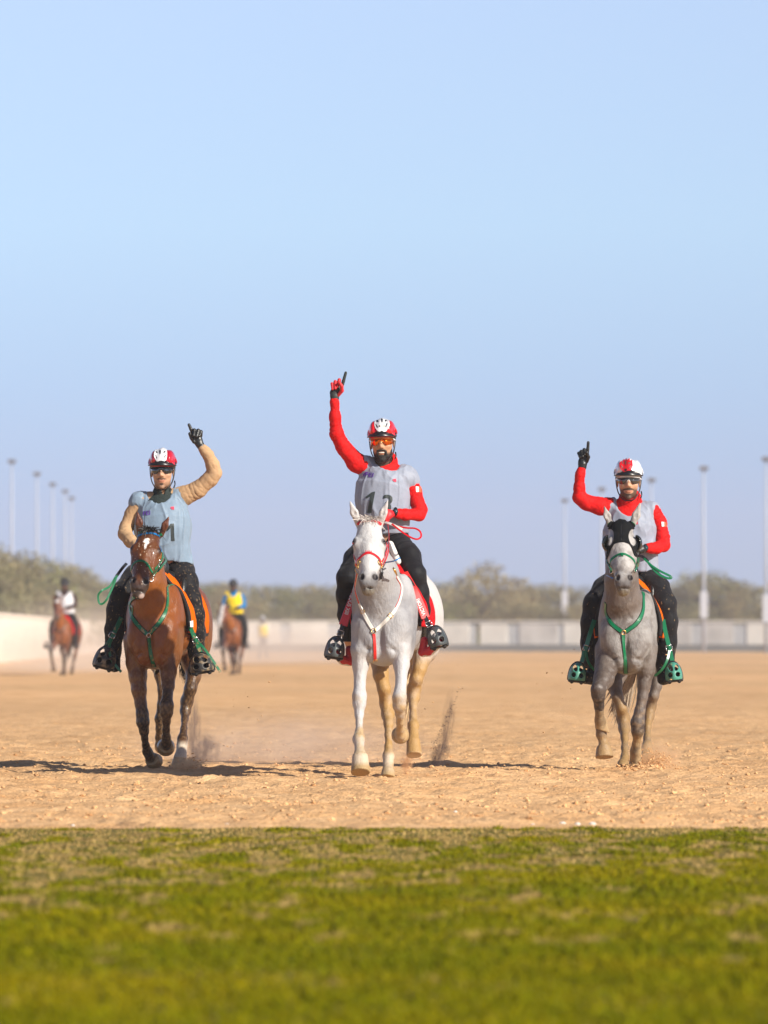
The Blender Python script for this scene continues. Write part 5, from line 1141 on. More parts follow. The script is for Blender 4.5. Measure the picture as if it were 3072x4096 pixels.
# ------------------------------------------------------------------ tack
def ring(name, x, y, Rr, surf, Y, mat, parent, r=.0028, lift=.006, nrm=None):
    p, n = hit_px(surf, x, y, Y); v, f = ring_mesh(p+n*lift, Rr, r, n if nrm is None else nrm); return mesh_obj(name, v, f, mat, parent)
def lined(name, px, surf, Y, w, mat, lin, parent, off=4, thick=.003):
    """a strap with a darker lining showing along its inner edge"""
    o = strap(name, px, surf, Y, w, mat, parent, thick, .004)
    p, N = strap_pts(px, surf, Y, .001); V, F = ribbon_mesh(p, N, w*1.35, .003); mesh_obj('lining', V, F, lin, o, False); return o
def leather(px, dYs, Y, w, mat, parent, buckle_at=None, name='stirrup_leather', facing=(.1, -1, .1), tail=None):
    pts = [P(x, y, Y+d) for (x, y), d in zip(px, dYs)]; o = free_strap(name, pts, w, mat, parent, .004, facing)
    if buckle_at:
        c = P(buckle_at[0], buckle_at[1], Y+buckle_at[2]); t = unit(pts[-1]-pts[0]); s = unit(np.cross(t, A(0, -1, 0)))
        wd = w if np.isscalar(w) else w[1]
        V, F = rect_ring(c+A(0, -.008, 0), s, t, wd*.68, wd*.6, .0028); mesh_obj('buckle', V, F, M_STEEL, o)
    if tail: free_strap('strap_end', [P(x, y, Y+d) for x, y, d in tail], .020, mat, o, .003, (.3, -1, .1))
    return o
def saddle(L, label, seatmat, Y):
    root = empty('saddle', tuple(L(0, .7, 1.45))); tag(root, label, 'saddle')
    s = Sculpt(); s.ell(L(0, .72, 1.46), A(.13, .24, .055), .03, L.rot); s.ell(L(0, .45, 1.52), A(.07, .06, .09), .04, L.rot); s.ell(L(0, .98, 1.53), A(.15, .05, .09), .04, L.rot)
    for k in (-1, 1): s.ell(L(k*.17, .66, 1.33), A(.05, .19, .16), .04, L.rot); s.ell(L(k*.235, .60, 1.15), A(.028, .13, .20), .03, L.rot)
    V, F = s.surface(.008); mesh_obj('seat', relax(V, F, 2), F, seatmat, root); return root
def shoe(name, nodes, Y, upper, sole, parent, k=.012):
    s = Sculpt()
    for a, b in zip(nodes[:-1], nodes[1:]): s.cone(P(a[0], a[1], Y+a[3]), P(b[0], b[1], Y+b[3]), Rp(a[2], Y), Rp(b[2], Y), k)
    V, F = s.surface(.004); o = mesh_obj(name, relax(V, F, 1), F, upper, parent)
    s = Sculpt()
    for a, b in zip(nodes[1:-1], nodes[2:]):
        dx, dy = b[0]-a[0], b[1]-a[1]; l = math.hypot(dx, dy, ); nx_, ny_ = -dy/l, dx/l
        if ny_ < 0: nx_, ny_ = -nx_, -ny_
        f = .55; s.cone(P(a[0]+nx_*a[2]*f, a[1]+ny_*a[2]*f, Y+a[3]+.0), P(b[0]+nx_*b[2]*f, b[1]+ny_*b[2]*f, Y+b[3]), Rp(a[2]*.66, Y), Rp(b[2]*.66, Y), .006)
    V, F = s.surface(.004); mesh_obj('sole', relax(V, F, 1), F, sole, o); return o
def wristwatch(px, Y, d, parent, mat=M_BLACKP, rr=.019):
    c = P(px[0], px[1], Y+d); v, f = tube_mesh([c, c+A(-.1, -1, .1)*.011], rr, 18); o = mesh_obj('watch', v, f, mat, parent)
    v, f = tube_mesh([c+A(-.1, -1, .1)*.0112, c+A(-.1, -1, .1)*.0125], rr*.78, 18); mesh_obj('dial', v, f, material('watch_glass', (.02, .06, .08), .12), o)
    v, f = ring_mesh(c+A(0, .016, 0), .0235, .0085, (1, .35, 0)); mesh_obj('strap', v, f, M_BLACKP, o)
def flag(pl, surf, Y, parent):
    x0, y0, x1, y1 = pl; xm = x0+(x1-x0)*.5; n = 5; zig = []
    for i in range(n): yy = y0+(y1-y0)*i/n; zig += [(xm-2, yy), (xm+3, yy+(y1-y0)/n/2)]
    zig.append((xm-2, y1)); sh = (y1-y0)*.10
    a = decal('flag_patch', [[(x0, y0)]+zig+[(x0+sh, y1)]], surf, Y, M_FLAGW, parent, .003, .001, 5)
    decal('flag_field', [[(x1, y0+sh)]+[(x1+sh, y1+sh)]+zig[::-1]], surf, Y, M_FLAGO, a, .003, .001, 5)
def crest(x, y, s, surf, Y, parent):
    pl = [(-1, -.6), (-.5, -.9), (.1, -.8), (.7, -1), (.9, -.2), (.8, .9), (.2, .7), (-.4, .9), (-.5, .1), (-1.2, .2)]
    decal('crest_print', [[(x+a*s, y+b*s) for a, b in pl]], surf, Y, M_CREST, parent, .003, .001, 5)

def mark_lining(): pass
def tack2():
    Y, S, L = 39.2, s2, L2
    strap('browband', [(1414, 2118), (1436, 2093), (1476, 2083), (1514, 2091), (1541, 2112)], S, Y, .021, M_BRED, h2, .005)
    for i in range(5): p, n = hit_px(S, 1462+7*i, 2083, Y); v, f = Sculpt().ell(p+n*.008, A(.004, .004, .004)).surface(.0018); mesh_obj('stud', v, f, M_STEEL, h2)
    o = strap('noseband', [(1425, 2262), (1436, 2236), (1474, 2212), (1512, 2232), (1524, 2262)], S, Y, .017, M_BRED, h2, .006)
    for i in range(5): p, n = hit_px(S, 1464+5*i, 2210, Y); v, f = Sculpt().cone(p+n*.004+A(0, 0, .0), p+n*.006+A(0, 0, .014), .004, .001).surface(.0018); mesh_obj('stud', v, f, M_BRED, o)
    strap('cheek_strap', [(1421, 2120), (1412, 2180), (1416, 2220), (1430, 2256)], S, Y, .013, M_BRED, h2); strap('cheek_strap', [(1538, 2118), (1546, 2170), (1542, 2215), (1524, 2252)], S, Y, .014, M_BRED, h2)
    strap('cheek_strap', [(1546, 2165), (1552, 2200), (1544, 2232), (1530, 2262)], S, Y, .010, M_BRED, h2)
    for x, y in ((1437, 2250), (1517, 2250)): ring('bit_ring', x, y, .017, S, Y, M_GOLD, h2, .0032)
    for x, y in ((1433, 2268), (1524, 2266)): ring('bit_ring', x, y, .012, S, Y, M_GOLD, h2, .003)
    ph = hit_px(S, 1520, 2284, Y)[0]; v, f = tube_mesh(catmull([ph+A(.012, -.01, .03), ph+A(.016, -.012, -.01), ph+A(.004, -.005, -.055)], 5), [.004]*5+[.008]*5+[.007], 8); mesh_obj('bit_shank', v, f, M_BLACKP, h2)
    ph = hit_px(S, 1430, 2275, Y)[0]; v, f = tube_mesh(catmull([ph+A(-.002, -.01, .02), ph+A(-.016, -.012, -.01), ph+A(.004, -.005, -.04)], 5), .0022, 6); mesh_obj('bit_shank', v, f, M_GOLD, h2)
    b = decal('rosette', [oval(1541, 2124, 7, 8)], S, Y, M_BRED, h2, .005, .005); 
    # reins to the hand, and the spare loop
    hand = P(1549, 2090, 39.60)
    free_strap('rein', [hit_px(S, 1527, 2262, Y)[0]+A(.01, -.005, 0), P(1552, 2210, 39.05), P(1556, 2140, 39.3), hand], .014, M_BRED, h2, .003, (-.8, -.6, 0))
    free_strap('rein', [hit_px(S, 1432, 2262, Y)[0]+A(-.01, .01, 0), P(1424, 2200, 39.25), P(1470, 2120, 39.55), hand+A(-.02, 0, -.01)], .014, M_BRED, h2, .003, (.8, -.6, 0))
    lp = free_strap('rein_loop', [P(1568, 2096, 39.52), P(1600, 2122, 39.46), P(1640, 2148, 39.42), P(1668, 2157, 39.40), P(1684, 2146, 39.42), P(1680, 2126, 39.44), P(1660, 2114, 39.46), P(1628, 2112, 39.48), P(1592, 2106, 39.50)], .013, M_BRED, h2, .003, (.1, -1, .5))
    free_strap('rein_grip', [P(1540, 2090, 39.58), P(1562, 2096, 39.53), P(1608, 2118, 39.47)], .022, M_WHITEL, h2, .004, (.1, -1, .6))
    free_strap('lead_clip', [P(1540, 2250, 39.1), P(1575, 2244, 39.0), P(1601, 2231, 39.0)], .010, M_BLUEL, h2, .003)
    # breastplate: red-lined white leather
    lined('breast_strap', [(1430, 2296), (1422, 2350), (1430, 2390), (1441, 2420)], S, Y, .016, M_BRED, M_WHITEL, h2)
    a = strap('breast_strap', [(1439, 2414), (1452, 2446), (1472, 2486), (1493, 2520)], S, Y, .024, M_WHITEL, h2, .006); buckle((1452, 2446), S, Y, .015, M_GOLD, a, (.4, 0, -1))
    lined('breast_strap', [(1586, 2306), (1604, 2340), (1606, 2365), (1597, 2405), (1584, 2434)], S, Y, .018, M_WHITEL, M_BRED, h2)
    a = strap('breast_strap', [(1583, 2434), (1562, 2463), (1532, 2494), (1501, 2521)], S, Y, .025, M_WHITEL, h2, .006); buckle((1562, 2463), S, Y, .016, M_GOLD, a, (-.8, 0, -.8))
    ring('breast_ring', 1495, 2524, .016, S, Y, M_GOLD, h2, .003, .008)
    a = strap('breast_strap', [(1495, 2536), (1499, 2590), (1500, 2640)], S, Y, .022, M_REDL, h2, .005); buckle((1501, 2640), S, Y, .014, M_GOLD, a)
    v, f = tube_mesh([P(1572, 2270, 39.0), P(1580, 2284, 39.0), P(1588, 2302, 39.05)], [.006, .009, .005], 8); mesh_obj('snap_hook', v, f, M_GOLD, h2)
    pad = drape('saddle_pad', S, L, .34, .92, -100, 100, M_REDPAD, None, .012, .022); tag(pad, 'red felt pad under the saddle of the white horse', 'saddle pad')
    drape('trim', S, L, .325, .35, -100, 100, M_PADBLK, pad, .008, .018, nv=3)
    sd = saddle(L, 'black and white saddle on the white horse with red lettered fenders', M_BLACKG, Y)
    for k in (1,): s = Sculpt(); s.cone(P(1560, 2178, 39.55), P(1592, 2246, 39.55), .026, .022, .01); V, F = s.surface(.005); mesh_obj('thigh_roll', V, F, M_WHITEL, sd)
    fen = []
    for nm, q, wd in (('r', [(1618, 2290, .36), (1652, 2352, .30), (1680, 2415, .28), (1702, 2472, .27)], (.052, .066)), ('l', [(1434, 2330, .36), (1414, 2390, .30), (1392, 2445, .28), (1372, 2502, .27)], (.050, .062))):
        pts = np.array(catmull([P(x, y, Y+d) for x, y, d in q], 8)); fc = [unit(A(.35 if nm == 'r' else -.2, -1, 0))]*len(pts); V, F = ribbon_mesh(pts, fc, wd, .006)
        o = mesh_obj('stirrup_fender', V, F, M_REDL, sd, False); fen.append((o, Surf(V, F)))
    text_decal('lettering', 'VICTORI', 1703, 2458, 20, fen[0][1], Y+.3, M_STITCH, fen[0][0], rot=math.radians(113), align='LEFT', wid=.92, lift=.002, bold=.4)
    text_decal('lettering', 'RIOUS XIII', 1404, 2372, 21, fen[1][1], Y+.3, M_STITCH, fen[1][0], rot=math.radians(-107), align='LEFT', wid=.92, lift=.002, bold=.4)
    leather([(1700, 2466), (1712, 2492), (1724, 2514)], [.27, .26, .26], Y, .030, M_BLACKP, sd, (1716, 2496, .25)); leather([(1372, 2498), (1362, 2528), (1353, 2556)], [.27, .26, .26], Y, .030, M_BLACKP, sd, (1362, 2532, .25))
    free_strap('girth', [P(1652, 2450, 39.7), P(1658, 2500, 39.75), P(1650, 2570, 39.8), P(1630, 2640, 39.85)], .05, M_REDL, sd, .006, (1, -.3, 0))
    toe_cage('stirrup', (1752, 2551), 76, 86, Y+.20, material('charcoal_cage', (.055, .065, .068), .45, noise=.2), sd, -13); toe_cage('stirrup', (1338, 2595), 76, 86, Y+.20, MATS['charcoal_cage'], sd, 8)
    SH = material('red_shoe', (.45, .008, .02), .5, bump=.3, bscale=150.); SO = material('white_sole', (.6, .57, .55), .6, noise=.4, nscale=90., bump=1., bscale=60.)
    shoe('shoe', [(1698, 2562, 16, .27), (1690, 2608, 17, .28), (1716, 2606, 17, .25), (1758, 2570, 15, .18)], Y, SH, SO, p2); shoe('shoe', [(1397, 2598, 16, .27), (1400, 2645, 17, .28), (1372, 2640, 17, .25), (1340, 2612, 15, .18)], Y, SH, SO, p2)
    for x, y in ((1753, 2550), (1339, 2594)):
        s = Sculpt(); s.ell(P(x, y, 39.43), A(.046, .05, .04), .01); V, F = s.surface(.005); o = mesh_obj('shoe_toe', V, F, material('white_mesh', (.66, .64, .63), .6), p2)
        v, f = tube_mesh([P(x-3, y-14, 39.38), P(x-3, y+12, 39.375)], .004, 6); mesh_obj('shoe_stripe', v, f, M_BLACKP, o)
    # bib prints, patch, watch
    V_, Yr = d2['vest'], 39.92; vo = d2['vest_o']
    decal('number', [[(1487, 1969), (1501, 1966), (1485, 2052), (1468, 2052), (1482, 1986), (1466, 1994), (1463, 1988)]], V_, Yr, M_PRINT, vo, .003, .001, 6); text_decal('number', '3', 1541, 2052, 104, V_, Yr, M_PRINT, vo, rot=-.10, shear=.10, bold=2.0, wid=.95)
    text_decal('emblem', 'FEI', 1476, 1908, 25, V_, Yr, M_PURP, vo, rot=-.10, shear=.15, wid=1.15, bold=.3); decal('emblem_swoosh', [[(1453, 1899), (1462, 1890), (1474, 1888), (1464, 1893), (1459, 1900), (1456, 1908)]], V_, Yr, M_PURP, vo, .003, .001, 5)
    crest(1578, 1922, 7, V_, Yr, vo); flag((1662, 1946, 1683, 1968), d2['jersey'], Yr, d2['jersey_o']); wristwatch((1582, 2046), Yr, -.265, p2); 
    v, f = ring_mesh(P(1562, 2053, Yr-.27), .021, .006, (1, .3, 0)); mesh_obj('wristband', v, f, M_BLACKP, p2)
def tack13(hh, S, L, Y, pp, dd, spec):
    g = spec['green']
    a = strap('browband', spec['brow'], S, Y, .020, M_GREENL, hh, .0035)
    if 'brow2' in spec: strap('browband', spec['brow2'], S, Y, .015, M_BLUEL, hh, .006)
    o = strap('noseband', spec['nose'], S, Y, .018, M_GREENL, hh, .0035); x, y = spec['nose'][len(spec['nose'])//2]; strap('keeper', [(x-4, y+6), (x+4, y+6)], S, Y, .022, M_GREENL, o, .009)
    for c in spec['cheeks']: strap('cheek_strap', c[:-1] if isinstance(c[-1], str) else c, S, Y, .012, {'b': M_BLUEL}.get(c[-1], M_GREENL) if isinstance(c[-1], str) else M_GREENL, hh, .004)
    for x, y in spec['rings']: ring('bit_ring', x, y, .015, S, Y, M_STEEL, hh, .003)
    for b in spec['breast']: lined('breast_strap', b, S, Y, .026, g, M_PADBLK, hh)
    x, y = spec['ring']; ring('breast_ring', x, y, .015, S, Y, spec.get('ringmat', M_STEEL), hh, .003, .009)
    lined('breast_strap', spec['center'], S, Y, .026, g, M_PADBLK, hh)
    for b in spec['extra']: strap('tack_strap', b, S, Y, .018, g, hh, .005)
    for q, w_, m in spec['free']: free_strap('rein' if m is not M_BLACKP else 'rein_grip', [P(*t) for t in q], w_, m, hh, .003, (.2, -1, .3))
    pad = drape('saddle_pad', S, L, .36, 1.18, -100, 100, M_ORANGE, None, .015, .026); tag(pad, spec['padlabel'], 'saddle pad')
    drape('trim', S, L, .335, .372, -97, 97, M_PADBLK, pad, .008, .030, nv=3); drape('trim', S, L, .42, 1.19, 99, 104, M_PADBLK, pad, .012, .03, nt=4); drape('trim', S, L, .42, 1.19, -104, -99, M_PADBLK, pad, .012, .03, nt=4)
    sd = saddle(L, spec['saddlelabel'], M_BLACKG, Y)
    for q in spec['leathers']: leather(q[0], q[1], Y, .032, g, sd, q[2], tail=q[3])
    for c in spec['cages']: toe_cage('stirrup', c[0], c[1], c[2], Y+c[3], spec['cagemat'], sd, c[4])
    for n in spec['shoes']: shoe('shoe', n, Y, spec['shoemat'], M_BLACKP, pp)
    free_strap('girth', [P(*q) for q in spec['girth']], .05, g, sd, .006, (1, -.3, 0))
CAGEB = material('muddy_cage', (.03, .03, .028), .5, col2=(.20, .15, .09), c2scale=25., c2lo=.48, c2hi=.6); CAGEG = material('teal_cage', (.06, .26, .19), .45, col2=(.20, .24, .14), c2scale=14., c2lo=.55, c2hi=.7)
def tack1():
    sp = dict(green=M_GREENMUD, brow=[(537, 2152), (552, 2133), (596, 2121), (636, 2132), (656, 2155)], brow2=[(538, 2163), (554, 2145), (596, 2133), (634, 2144), (655, 2167)],
        nose=[(524, 2282), (536, 2254), (564, 2243), (588, 2256), (602, 2280), (612, 2296)], cheeks=[[(655, 2155), (656, 2178), (652, 2205), 'b'], [(655, 2190), (652, 2225), (636, 2262), (612, 2290)], [(650, 2215), (642, 2245), (618, 2276)], [(526, 2160), (518, 2210), (514, 2250), (524, 2280)], [(656, 2248), (640, 2268), (614, 2300)]],
        rings=[(612, 2304), (604, 2318), (519, 2282), (640, 2246), (632, 2262)], breast=[[(536, 2388), (521, 2412), (523, 2450), (545, 2493), (588, 2537)], [(668, 2348), (670, 2395), (664, 2440), (640, 2487), (598, 2535)]],
        ring=(592, 2541), center=[(594, 2552), (601, 2605), (612, 2650), (622, 2690)], extra=[[(668, 2345), (690, 2340), (716, 2338)], [(532, 2392), (510, 2425), (492, 2462)]],
        free=[([(506, 2254, 41.35), (490, 2272, 41.2), (465, 2306, 41.1)], .022, M_BLACKP), ([(468, 2302, 41.1), (452, 2345, 41.05), (430, 2392, 41.0), (412, 2414, 41.0), (397, 2412, 41.0), (393, 2382, 41.0), (408, 2362, 41.0), (438, 2346, 41.05), (462, 2308, 41.1)], .015, M_GREENL),
              ([(630, 2288, 40.95), (650, 2262, 41.1), (664, 2240, 41.4), (640, 2215, 41.7)], .013, M_GREENL)],
        padlabel='orange felt pad with black edging under the saddle of the bay horse', saddlelabel='muddy black saddle with green stirrup straps on the bay horse',
        leathers=[([(486, 2470), (462, 2520), (442, 2560), (418, 2592)], [.34, .30, .28, .26], (449, 2541, .26), [(446, 2555, .25), (437, 2590, .22), (447, 2640, .20), (485, 2688, .2)]), ([(748, 2462), (764, 2515), (784, 2565), (806, 2622)], [.34, .30, .28, .26], (783, 2562, .26), [(786, 2564, .25), (815, 2592, .22), (850, 2640, .2), (881, 2688, .2)])],
        cages=[((418, 2634), 90, 90, .22, 14), ((808, 2656), 98, 80, .22, -9)], cagemat=CAGEB, shoemat=M_MUD, shoes=[[(460, 2640, 22, .28), (462, 2668, 19, .28), (440, 2655, 22, .25), (417, 2636, 29, .23)], [(778, 2650, 22, .28), (770, 2684, 18, .28), (790, 2674, 22, .25), (808, 2656, 28, .23)]],
        girth=[(722, 2500, 41.85), (728, 2560, 41.9), (722, 2600, 41.95), (712, 2650, 42.0)])
    tack13(h1, s1, L1, 41.4, p1, d1, sp)
    V_, Yr, vo = d1['vest'], 42.1, d1['vest_o']
    decal('number', [[(681, 2096), (695, 2094), (698, 2163), (685, 2163), (682, 2112), (668, 2126), (667, 2118)]], V_, Yr, M_PRINT, vo, .003, .001, 6); text_decal('emblem', 'FEI', 587, 2061, 24, V_, Yr, M_PURP, vo, rot=.12, shear=.1, wid=1.05, bold=.3); crest(690, 2033, 7, V_, Yr, vo)
    decal('dark_yoke', [[(604, 1990), (622, 1972), (640, 1962), (668, 1962), (684, 1972), (700, 1992), (706, 2040), (650, 2060), (590, 2044), (592, 2006)]], d1['jersey'], Yr, M_DKG, d1['jersey_o'], .002, .0015, 6)
    s = Sculpt(); s.cone(P(650, 1994, Yr+.015), P(651, 1958, Yr+.01), .078, .071, .01, .95); s.ell(P(650, 1950, Yr+.01), A(.062, .058, .05), .004, op=-1); s.ell(P(652, 1966, Yr-.08), A(.013, .05, .030), .006, op=-1); s.half(P(650, 1957, Yr), A(0, .45, 1)); V, F = s.surface(.0045); mesh_obj('collar', relax(V, F, 1), F, M_DKG, p1)
    v, f = ring_mesh(P(808, 1786, Yr-.05), .0225, .005, (-.5, 0, 1)); mesh_obj('glove_cuff', v, f, material('grey_band', (.25, .27, .30), .5), p1)
    decal('label', [[(733, 2484), (745, 2482), (746, 2506), (734, 2508)]], s1, 41.9, M_FLAGW, h1, .05, .001, 6)
def tack3():
    sp = dict(green=M_GREENL, brow=[(2428, 2110), (2442, 2092), (2486, 2080), (2528, 2092), (2542, 2110)],
        nose=[(2438, 2262), (2448, 2236), (2489, 2215), (2530, 2236), (2542, 2262)], cheeks=[[(2428, 2235), (2436, 2262), (2446, 2290)], [(2550, 2230), (2546, 2258), (2538, 2286)]],
        rings=[(2447, 2286), (2538, 2282)], breast=[[(2424, 2412), (2424, 2452), (2446, 2495), (2488, 2528)], [(2569, 2336), (2573, 2395), (2571, 2445), (2548, 2492), (2502, 2527)]],
        ring=(2494, 2530), ringmat=M_GOLD, center=[(2492, 2540), (2494, 2590), (2500, 2640), (2503, 2692)], extra=[[(2569, 2332), (2580, 2334), (2590, 2336)]],
        free=[([(2553, 2222, 41.5), (2572, 2228, 41.45), (2592, 2246, 41.4)], .024, M_BLACKP), ([(2576, 2234, 41.42), (2606, 2262, 41.38), (2640, 2284, 41.36), (2680, 2304, 41.35), (2684, 2312, 41.35), (2668, 2312, 41.35), (2636, 2298, 41.36), (2606, 2268, 41.38), (2588, 2244, 41.4)], .017, M_GREENL),
              ([(2540, 2282, 40.9), (2552, 2262, 41.1), (2556, 2225, 41.6)], .013, M_GREENL), ([(2446, 2282, 40.9), (2428, 2240, 41.2), (2470, 2210, 41.7)], .013, M_GREENL), ([(2428, 2303, 41.15), (2440, 2308, 41.0), (2452, 2314, 40.95)], .012, M_BLUEL)],
        padlabel='orange felt pad with black edging under the saddle of the dappled grey horse', saddlelabel='black saddle with clean green stirrup straps on the dappled grey horse',
        leathers=[([(2378, 2480), (2362, 2530), (2344, 2590), (2326, 2650)], [.34, .30, .28, .26], (2345, 2592, .26), [(2344, 2600, .25), (2350, 2640, .22), (2364, 2665, .22), (2380, 2682, .25)]), ([(2652, 2478), (2662, 2530), (2677, 2592), (2690, 2648)], [.34, .30, .28, .26], (2676, 2592, .26), [(2678, 2602, .25), (2668, 2642, .22), (2648, 2678, .22), (2620, 2704, .25)])],
        cages=[((2308, 2692), 70, 78, .22, 6), ((2695, 2690), 70, 78, .22, -6)], cagemat=CAGEG, shoemat=M_MUD, shoes=[[(2370, 2690, 24, .28), (2368, 2716, 20, .28), (2345, 2710, 22, .25), (2310, 2694, 26, .23)], [(2652, 2690, 24, .28), (2650, 2718, 20, .28), (2670, 2710, 22, .25), (2694, 2692, 26, .23)]],
        girth=[(2628, 2520, 41.8), (2632, 2580, 41.85), (2628, 2640, 41.9), (2610, 2690, 41.95)])
    tack13(h3, s3, L3, 41.3, p3, d3, sp)
    Y = 41.3
    hood = decal('hood', [[(2484, 2056), (2500, 2066), (2520, 2080), (2536, 2094), (2543, 2112), (2545, 2140), (2549, 2190), (2547, 2232), (2536, 2222), (2526, 2192), (2517, 2177), (2500, 2170), (2486, 2169), (2470, 2171), (2457, 2178), (2446, 2196), (2436, 2222), (2428, 2240), (2424, 2190), (2424, 2130), (2428, 2108), (2438, 2088), (2460, 2070)], oval(2439, 2150, 18, 34, .12, 24), oval(2531, 2150, 18, 34, -.12, 24)], s3, Y, material('hood_fabric', (.006, .007, .008), .8, spec=.12, bump=.3, bscale=180.), h3, .003, .004, 8)
    for k in (-1, 1):
        c = H3(k*.098, .180, .004); s = Sculpt(); s.ell(c, A(.044, .045, .060), .006); s.ell(c+A(-k*.004, -.004, 0), A(.040, .043, .055), .003, op=-1); s.half(c+A(k*.0, -.022, 0), unit(A(-k*.55, -1, 0))); s.half(c-A(k*.006, 0, 0), A(-k, 0, 0))
        V, F = s.surface(.0032); o = mesh_obj('eye_cup', relax(V, F, 1), F, material('dark_cup', (.015, .02, .022), .12, spec=.7), h3)
        q = [hit_px(s3, 2486+k*45+a*19*math.cos(t)*1.0, 2150+35*math.sin(t), Y)[0]+A(0, -.005, 0) for t in np.linspace(0, 6.283, 25) for a in (1,)]
        v, f = tube_mesh(q, .0035, 6, False); mesh_obj('rim', v, f, M_BLACKP, hood)
    v, f = tube_mesh([hit_px(s3, 2485, y, Y)[0]+A(0, -.006, 0) for y in range(2066, 2170, 8)], .003, 5); mesh_obj('seam', v, f, M_BLACKP, hood)
    BOOT = material('dusty_boot', (.10, .065, .035), .85, col2=(.36, .245, .125), c2scale=9., c2lo=.36, c2hi=.55, bump=.3, bscale=90.)
    s = Sculpt().chain([(2380, 2416, 2842, -.06), (2380, 2417, 2880, -.01), (2380, 2424, 2914, .03)], Y, 1.35); s.chain([(2400, 2424, 2880, .0), (2412, 2438, 2928, .03)], Y, 1.); s.half(P(2400, 2920, Y), A(-.35, 0, -1)); s.half(P(2400, 2840, Y), A(0, 0, 1)); V, F = s.surface(.0045); mesh_obj('brushing_boot', relax(V, F, 1), F, BOOT, h3)
    s = Sculpt().chain([(2530, 2564, 2962, .18), (2522, 2564, 3005, .23), (2518, 2564, 3044, .27)], Y, 1.3); s.half(P(2540, 2966, Y), A(.5, 0, 1)); V, F = s.surface(.0045); mesh_obj('brushing_boot', relax(V, F, 1), F, BOOT, h3)
    V_, Yr, vo = d3['vest'], 42.0, d3['vest_o']; decal('crest_print', [[(2541, 2087), (2551, 2086), (2552, 2097), (2541, 2097)]], V_, Yr, M_CREST, vo, .003, .001, 5)
    flag((2645, 2087, 2664, 2106), d3['jersey'], Yr, d3['jersey_o']); wristwatch((2581, 2192), Yr, -.265, p3, rr=.023)
    v, f = ring_mesh(P(2327, 1878, Yr-.05), .0195, .006, (.05, 0, 1)); mesh_obj('wristband', v, f, M_BLACKP, p3)
ONLY = None
h2, s2, H2, L2 = build_horse(HORSE2, 'horse'); log('h2', len(s2.V))
h1, s1, H1, L1 = build_horse(HORSE1, 'horse'); log('h1')
h3, s3, H3, L3 = build_horse(HORSE3, 'horse'); log('h3')
tag(h2, 'white horse with red and white tack, the middle one of the front three', 'horse'); tag(h1, 'reddish bay horse with a white star and green bridle, front left', 'horse'); tag(h3, 'dappled grey horse in a black eye-cup hood, front right', 'horse')
p2, d2 = human(R2); log('p2', len(d2['body'].V), len(d2['jersey'].V), len(d2['vest'].V))
p1, d1 = human(R1); log('p1')
p3, d3 = human(R3); log('p3')
tack2(); log('tack2'); tack1(); log('tack1'); tack3(); log('tack3')
# ------------------------------------------------------------------ riders far behind, dust in the air
def shift(spec, dx, dy, keys=('poll', 'muz', 'ears', 'neck')): pass
def flat_col(V, col, N, H, L, P, Y):
    x, y = px_of(V); col = col*(1+.15*snoise(V, 8., 44))[:, None]; return mixc(col, (.05, .03, .02), sstep(y, 2780, 2880)*.8)
def blaze_col(V, col, N, H, L, P, Y):
    col = flat_col(V, col, N, H, L, P, Y); q = V-H(0, .3, 0); a = q@H.r; b = q@H.f; return mixc(col, (.6, .58, .56), sstep(np.abs(a), .05, .03)*(q@H.n > -.05)*(np.abs(b) < .33))
def star_col(V, col, N, H, L, P, Y):
    col = flat_col(V, col, N, H, L, P, Y); q = V-H(0, .10, 0); return mixc(col, (.6, .58, .56), sstep(np.hypot(q@H.r, q@H.f), .06, .04)*(q@H.n > -.05))
BAYC = dict(HORSE1['col'], leg=(.13, .04, .015), face=(.14, .04, .015), muzzle=(.08, .06, .05))
HD1 = dict(HORSE3, coat='bay', col=BAYC, colfn=star_col, hair=HORSE1['hair'], tailhair=HORSE1['tailhair'], forelock=(2484, 2080, 14, 10, 12))
mv = lambda t, dx, dy: tuple([t[0]+dx, t[1]+dy]+list(t[2:]))
HD2 = dict(HORSE3, coat='bay', col=BAYC, colfn=blaze_col, hair=HORSE1['hair'], tailhair=HORSE1['tailhair'], forelock=(2400, 2150, 14, 10, 12), poll=mv(HORSE3['poll'], -80, 75), muz=mv(HORSE3['muz'], -150, 90), hyaw=-.35,
    ears=[(mv(e[0], -78, 75), mv(e[1], -78, 80), mv(e[2], -76, 85), e[3]) for e in HORSE3['ears']],
    neck=[(2365, 2480, 2285, -.08, 1.3), (2385, 2510, 2350, .0, 1.35), (2400, 2555, 2420, .10, 1.3), (2412, 2590, 2470, .22, 1.2)])
mx = lambda L_, c=2520: [tuple([2*c-n[0]]+list(n[1:])) for n in L_]
F_ = mx(R3['arm_r'])
DN = dict(mat=M_BLACKG, palm=[(2460, 2193, 13, -.24), (2474, 2198, 16, -.29)], fingers=[[(2474, 2190, 8, -.3), (2488, 2196, 7, -.33)], [(2474, 2200, 8, -.3), (2488, 2204, 7, -.33)], [(2474, 2208, 8, -.3), (2486, 2214, 7, -.33)], [(2472, 2214, 7, -.3), (2484, 2222, 6, -.33)], [(2470, 2184, 7, -.3), (2482, 2184, 6, -.33)]])
def far_rider(label, jersey, bib, helm, skin, vs=2.6, **kw):
    R = dict(R3, label=label, arm_l=F_, cuff_l=mx([R3['cuff_r']])[0], hand_up=DN, m_jersey=jersey, m_vest=bib, m_pants=M_BLK, vox=.009, vs=vs, skin=skin, seed=55, beard=False,
        helmet=dict(shell=helm, panel=helm, vent=M_BLACKP, c=(2504, 1876), s=.95), glasses=dict(lens=LENS_D, frame=M_BLACKP)); R.update(kw)
    return human(R)
